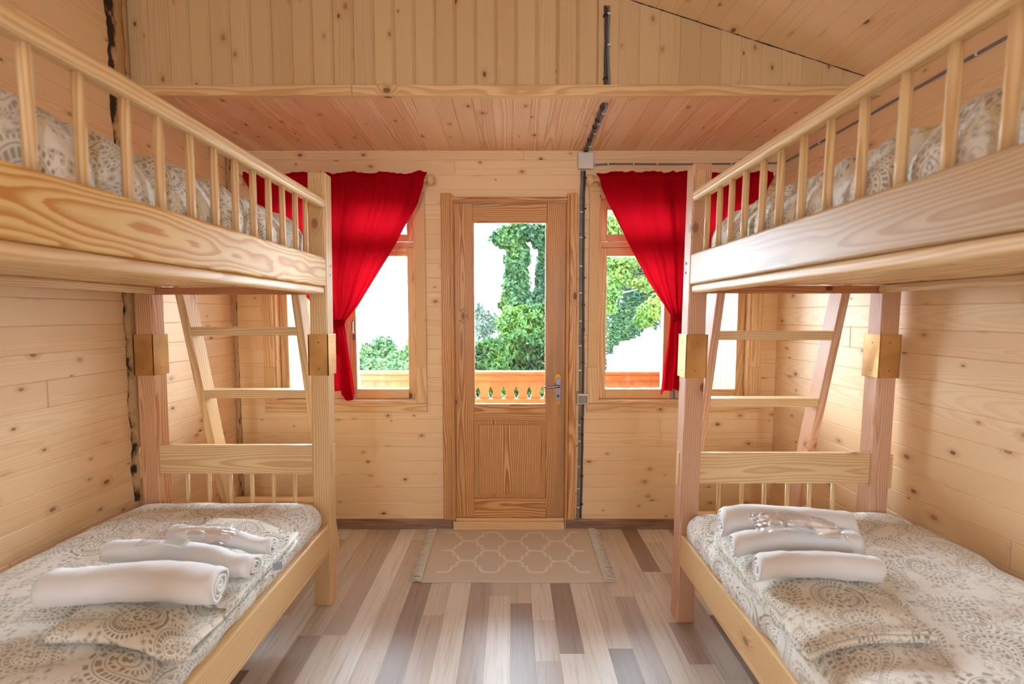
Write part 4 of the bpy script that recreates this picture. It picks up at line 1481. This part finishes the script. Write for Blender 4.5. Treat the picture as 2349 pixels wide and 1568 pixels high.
cL = (-.975, 1.352, .668)
bag(cL, .130, .050, .016, .04, 5.0, 'crumpled clear plastic bag on the middle towel of the flame-grained bunk')
mb = MB(); vv = []; fs = []
for j in range(9):
    for i in range(17):
        a = 2 * math.pi * i / 16; b = math.pi * (j / 8 - .5)
        vv.append(Vector((-.955 + .026 * math.cos(a) * math.cos(b), 1.352 + .013 * math.sin(a) * math.cos(b), .682 + .009 * math.sin(b))))
for j in range(8):
    for i in range(16):
        p = j * 17 + i; fs.append((p, p + 1, p + 18, p + 17))
mb.add(vv, fs, smooth=True)
mb.build('wrapped_soap', M['soap'], None, label='small oval soap in the clear bag on the flame-grained bunk', cat='soap')
mb = MB()
board(mb, -1.015, -.945, 1.290, 1.320, .672, .682, 'x', .004, 2, xf=Matrix.Translation((-.98, 1.305, .677)) @ Matrix.Rotation(-.25, 4, 'Z') @ Matrix.Rotation(.25, 4, 'X') @ Matrix.Translation((.98, -1.305, -.677)))
mb.build('sachet', M['tube_white'], None, label='white sachet lying before the oval soap on the flame-grained bunk', cat='sachet')

# ------------------------------------------------------------------ outside: balcony
mb = MB(); rb = random.Random(41)
y = YB + .16
while y < 4.35:
    board(mb, -3.2, 2.6, y, y + .118, -.09, -.06, 'x', .003, 1, rnd=rb); y += .122
struct(mb.build('balcony_floor', M['balcony']))
# unseen roof over the balcony, added to shade the post and screen
mb = MB(); rb = random.Random(45)
x = -3.3
while x < 2.7:
    board(mb, x, x + .118, YB + .05, 4.75, 2.72, 2.75, 'y', .003, 1, rnd=rb); x += .12
board(mb, -3.4, 2.8, YB + .05, 4.80, 2.752, 2.80, 'x', 0)
struct(mb.build('shade_overhang', M['wall']))
mb = MB()
board(mb, XL - .15, 1.8, YB + .02, YB + .12, 2.40, 2.78, 'x', 0)
struct(mb.build('wall_eave', M['wall']))
YRL = 4.22
rl = empty('balcony_railing', (-.3, YRL, -.06), label='orange stained balcony railing with leaf-shaped cutouts between its boards', cat='railing')
mb = MB(); board(mb, -3.2, 1.62, YRL - .045, YRL + .06, .790, .822, 'x', .008, 3); mb.build('hand_rail', M['balcony'], rl)
mb = MB(); board(mb, -3.2, 1.62, YRL - .024, YRL, .735, .790, 'x', .003, 2); mb.build('upper_rail', M['balcony'], rl)
mb = MB(); board(mb, -3.2, 1.62, YRL - .050, YRL + .02, .530, .572, 'x', .004, 2); mb.build('lower_rail', M['balcony'], rl)
# boards with scalloped sides: neighbours meet above, and leave a leaf-shaped gap above the lower rail
pitch = .1185
x = -.0185 - pitch * 22.5
k = 0
prof = [(-.06, 0), (.56, 0), (.572, .004), (.60, .018), (.625, .021), (.655, .012), (.678, 0.0), (.80, 0)]
while x < 1.58:
    a, b = x + .0012, x + pitch - .0012
    L_ = [(a + w, z) for z, w in prof]; R_ = [(b - w, z) for z, w in reversed(prof)]
    poly = L_ + R_
    m = len(poly)
    vv = [(p, YRL, z) for p, z in poly] + [(p, YRL + .022, z) for p, z in poly]
    nn = len(prof)
    fs = []
    for i in range(nn - 1):
        q = (i, i + 1, m - 2 - i, m - 1 - i)
        fs.append(q); fs.append(tuple(m + c_ for c_ in q[::-1]))
    for i in range(m):
        j = (i + 1) % m; fs.append((i, m + i, m + j, j))
    mb = MB(); mb.add(vv, fs, grain([Vector(v) for v in vv], 'z', rb), rb.random())
    o = mb.build('railing_board', M['balcony'], rl)
    x += pitch
bp = empty('balcony_post', (-2.02, YRL - .165, -.06), label='pale unbarked balcony post seen through the sky window', cat='post')
mb = MB(); p = atY(697, 800, YRL - .165)
lathe(mb, [(.095, -.06), (.092, .6), (.090, 1.4), (.088, 2.8)], (p.x, YRL - .165, 0), 'z', 20)
mb.build('post_shaft', M['log'], bp)
# pale board screen at the end of the balcony
mb = MB(); rb = random.Random(43)
y = YB + .16
while y < 4.3:
    board(mb, 1.66, 1.69, y, y + .095, -.06, 2.7, 'z', .004, 1, rnd=rb); y += .0965
o = mb.build('balcony_screen', M['screenboard']); tag(o, 'pale upright board screen at the end of the balcony, seen past the ladder', 'screen')

# ------------------------------------------------------------------ outside: ground, white wall, trees
mb = MB(); vv = []; fs = []
NXg, NYg = 40, 40
for j in range(NYg + 1):
    for i in range(NXg + 1):
        X_ = -60 + 120 * i / NXg; Y_ = 3.2 + 70 * (j / NYg) ** 1.6
        z_ = -2.6 - .10 * (Y_ - 3) + .5 * mn.noise(Vector((X_ * .15, Y_ * .15, 0))) + (max(0, X_ - 1.5) * .16 if Y_ > 6 else 0) * min(1, (Y_ - 6) / 4)
        vv.append((X_, Y_, z_))
for j in range(NYg):
    for i in range(NXg):
        p = j * (NXg + 1) + i; fs.append((p, p + 1, p + NXg + 2, p + NXg + 1))
mb.add(vv, fs, smooth=True)
struct(mb.build('ground', M['ground']))

# white sloping wall beyond the railing
mb = MB(); rb = random.Random(44)
YW = 7.5
pa, pb = atY(1396, 800, YW), atY(1520, 752, YW)
sl_ = (pb.z - pa.z) / (pb.x - pa.x)
x = pa.x
while x < 5.2:
    zt = pa.z + sl_ * (x - pa.x) ** .9 + (.03 * rb.random() if x < pa.x + .4 else 0) - (.10 if x < pa.x + .05 else 0)
    board(mb, x, x + .088, YW, YW + .05, -2.9, zt, 'z', .006, 1, rnd=rb); x += .092
board(mb, pa.x, 5.2, YW + .05, YW + .10, -2.9, pa.z - .1, 'x', 0)
o = mb.build('garden_wall', M['whitewash']); tag(o, 'sunlit white wall with a sloping top beyond the balcony railing', 'wall', kind='thing')

def leaves(blobs, count, size, seed, droop=.0, aspect=.45, hollow=.55, clump=None):
    """leaf blades scattered through the shell of each ellipsoid blob"""
    r = random.Random(seed)
    mb = MB(); V = []; F = []; T = []
    tot = sum(b[3] if len(b) > 3 else b[1][0] * b[1][2] for b in blobs)
    for b in blobs:
        c, rad = b[0], b[1]
        n = int(count * (b[3] if len(b) > 3 else rad[0] * rad[2]) / tot)
        for _ in range(n):
            while True:
                q = Vector((r.uniform(-1, 1), r.uniform(-1, 1), r.uniform(-1, 1)))
                if hollow < q.length < 1: break
            bump_ = 1 + .28 * mn.noise(Vector((q.x * 2.5 + seed, q.y * 2.5, q.z * 2.5))) + .15 * mn.noise(Vector((q.x * 7 + seed, q.y * 7, q.z * 7)))
            p = Vector((c[0] + q.x * rad[0] * bump_, c[1] + q.y * rad[1] * bump_, c[2] + q.z * rad[2] * bump_))
            out = Vector((q.x / rad[0], q.y / rad[1], q.z / rad[2])).normalized()
            nrm = (out * .7 + Vector((r.gauss(0, .6), r.gauss(0, .6), r.gauss(.35, .5)))).normalized()
            t = nrm.cross(Vector((r.gauss(0, 1), r.gauss(0, 1), r.gauss(-droop, 1)))).normalized()
            s_ = nrm.cross(t)
            l = size * r.uniform(.65, 1.3); w = l * aspect
            i0 = len(V)
            V += [p - t * l * .5, p + s_ * w * .5 + nrm * l * .05, p + t * l * .5 - nrm * l * .08, p - s_ * w * .5 + nrm * l * .05]
            F.append((i0, i0 + 1, i0 + 2, i0 + 3))
            tv = min(1, max(0, .5 + .3 * mn.noise(p * (1.1 / max(size * 6, .3))) * 2 + r.gauss(0, .16)))
            T += [tv] * 4
    mb.add(V, F, None, T)
    return mb
def B(px, py, Y, rw_px, rh_px, wgt=None, ry=None):
    p = atY(px, py, Y); k = Y / F_PX
    b = [tuple(p), (rw_px * k, (ry if ry else rw_px * k * .8), rh_px * k)]
    return b
def tree(name, label, cat, blobs, count, size, mat, seed, trunk=None, group=None, **k):
    c = blobs[0][0]
    gz = -2.6 - .10 * (c[1] - 3)
    root = empty(name, (c[0], c[1], gz), label=label, cat=cat, group=group)
    leaves(blobs, count, size, seed, **k).build('crown' if cat == 'tree' else 'foliage', mat, root)
    mb = MB()
    for tr in (trunk or [((c[0], c[1], gz - .6), (c[0], c[1], c[2]), .06 * max(1, blobs[0][1][0]))]):
        a, b, rad = Vector(tr[0]), Vector(tr[1]), tr[2]
        pts = [a.lerp(b, t) + Vector((.04 * math.sin(t * 5 + seed), 0, 0)) for t in [i / 6 for i in range(7)]]
        tube(mb, pts, rad, 8, rads=[rad * (1 - .5 * i / 6) for i in range(7)])
    mb.build('trunk' if cat == 'tree' else 'stem', M['bark'], root)
    return root

# tall ivy-wrapped tree behind the door glass
Y_ = 13.0
tree('ivy_covered_tree', 'tall tree wrapped in ivy, seen through the door glass', 'tree',
     [B(1185, 640, Y_, 30, 95), B(1165, 545, Y_, 40, 26), B(1200, 530, Y_, 48, 24), B(1188, 590, Y_, 30, 40), B(1240, 545, Y_, 24, 28), B(1180, 690, Y_, 34, 45)],
     15000, .15, M['leaf_ivy'], 51, trunk=[(atY(1186, 1010, Y_), atY(1188, 520, Y_), .14)], hollow=.35, aspect=.6)
Y_ = 14.5
tree('slender_tree', 'slender leafy tree just beside the ivy-wrapped one, partly cut by the door stile', 'tree',
     [B(1243, 640, Y_, 17, 70), B(1250, 575, Y_, 15, 40), B(1235, 690, Y_, 22, 30)], 5000, .14, M['leaf_conifer'], 52, trunk=[(atY(1244, 1010, Y_), atY(1246, 540, Y_), .07)], hollow=.2, aspect=.5)
Y_ = 7.2
tree('laurel_bush', 'big sunlit laurel bush rising behind the balcony railing, in the door glass', 'bush',
     [B(1205, 790, Y_, 66, 80), B(1225, 735, Y_, 42, 36), B(1175, 745, Y_, 34, 40), B(1255, 760, Y_, 40, 66), B(1150, 860, Y_, 60, 50), B(1230, 900, Y_, 80, 90)],
     15000, .115, M['leaf_laurel'], 53, hollow=.55, aspect=.34)
Y_ = 6.4
tree('laurel_bush', 'lower laurel bush at the open-sky side of the door glass', 'bush',
     [B(1110, 840, Y_, 52, 55), B(1130, 800, Y_, 32, 26), B(1095, 900, Y_, 60, 60)], 6500, .11, M['leaf_laurel'], 54, hollow=.55, aspect=.34)
Y_ = 17.0
tree('hazy_tree', 'thin grey-green tree fading into the bright sky, in the door glass', 'tree',
     [B(1108, 752, Y_, 24, 50), B(1128, 740, Y_, 16, 34), B(1100, 715, Y_, 14, 26)], 2600, .13, M['leaf_grey'], 55, trunk=[(atY(1110, 950, Y_), atY(1110, 710, Y_), .06), (atY(1108, 800, Y_), atY(1125, 700, Y_), .03), (atY(1108, 800, Y_), atY(1098, 690, Y_), .03)], hollow=.1, aspect=.5)
# conifers and branches in the right window
Y_ = 15.0
tree('conifer_tree', 'dense dark conifer filling the middle of the window beside the cable', 'tree',
     [B(1440, 700, Y_, 52, 105), B(1425, 760, Y_, 50, 60), B(1475, 640, Y_, 50, 100), B(1440, 580, Y_, 60, 60), B(1420, 820, Y_, 60, 60)], 20000, .17, M['leaf_conifer'], 56,
     trunk=[(atY(1440, 1000, Y_), atY(1442, 560, Y_), .16)], hollow=.4, aspect=.22, droop=1.5)
Y_ = 17.5
tree('conifer_tree', 'second dark conifer closing off the sky behind the first', 'tree',
     [B(1510, 660, Y_, 60, 120), B(1560, 640, Y_, 60, 110), B(1385, 640, Y_, 26, 110), B(1480, 520, Y_, 120, 70)], 18000, .19, M['leaf_conifer'], 57, hollow=.4, aspect=.22, droop=1.5)
Y_ = 8.5
tree('leafy_tree', 'light green tree whose branches reach across the top of the conifer window', 'tree',
     [B(1420, 620, Y_, 30, 26), B(1455, 645, Y_, 32, 14), B(1405, 665, Y_, 22, 30), B(1440, 600, Y_, 60, 16), B(1400, 520, Y_, 40, 34), B(1480, 660, Y_, 20, 10), B(1400, 705, Y_, 14, 16)], 3600, .085, M['leaf_light'], 58,
     trunk=[(atY(1380, 1050, Y_), atY(1382, 560, Y_), .05), (atY(1384, 680, Y_), atY(1510, 655, Y_), .012), (atY(1384, 640, Y_), atY(1470, 600, Y_), .010)], hollow=.05, aspect=.5)
Y_ = 9.5
tree('leafy_tree', 'small light green tree growing behind the white wall', 'tree',
     [B(1490, 715, Y_, 28, 24), B(1475, 735, Y_, 22, 18), B(1508, 700, Y_, 24, 26)], 3000, .10, M['leaf_light'], 59,
     trunk=[(atY(1482, 860, Y_), atY(1484, 715, Y_), .05)], hollow=.2, aspect=.5)
# hillside trees in the left window
hill = [(845, 815, 24, 22, 30, 'rounded tree nearest the red curtain on the far hillside'), (880, 800, 26, 30, 30, 'tallest rounded tree on the far hillside'),
        (915, 825, 22, 26, 26, 'low bushy tree on the far hillside beside the window stile'), (862, 845, 18, 40, 26, 'low tree rising just above the railing in the sky window'),
        (948, 810, 20, 18, 45, 'narrow tree cut by the stile of the sky window'), (920, 850, 16, 36, 22, 'bush just above the railing beside the stile of the sky window')]
for i, (px_, py_, Yh, rw_, rh_, lb) in enumerate(hill):
    tree('hillside_tree', lb, 'tree', [B(px_, py_, Yh, rw_, rh_), B(px_ - rw_ * .5, py_ + rh_ * .5, Yh, rw_ * .8, rh_ * .7), B(px_ + rw_ * .5, py_ + rh_ * .6, Yh, rw_ * .8, rh_ * .6)],
         2600, .24 if Yh > 18 else .16, M['leaf_hill'], 70 + i, group='trees on the far hillside', hollow=.4, aspect=.55)
tree('roadside_bush', 'green bush glimpsed between the window frame and the pale balcony post', 'bush', [B(662, 800, 14, 16, 60), B(668, 870, 13, 30, 40)], 2600, .15, M['leaf_hill'], 80, hollow=.4, aspect=.5)
# a distant bright ridge of treetops under the sky
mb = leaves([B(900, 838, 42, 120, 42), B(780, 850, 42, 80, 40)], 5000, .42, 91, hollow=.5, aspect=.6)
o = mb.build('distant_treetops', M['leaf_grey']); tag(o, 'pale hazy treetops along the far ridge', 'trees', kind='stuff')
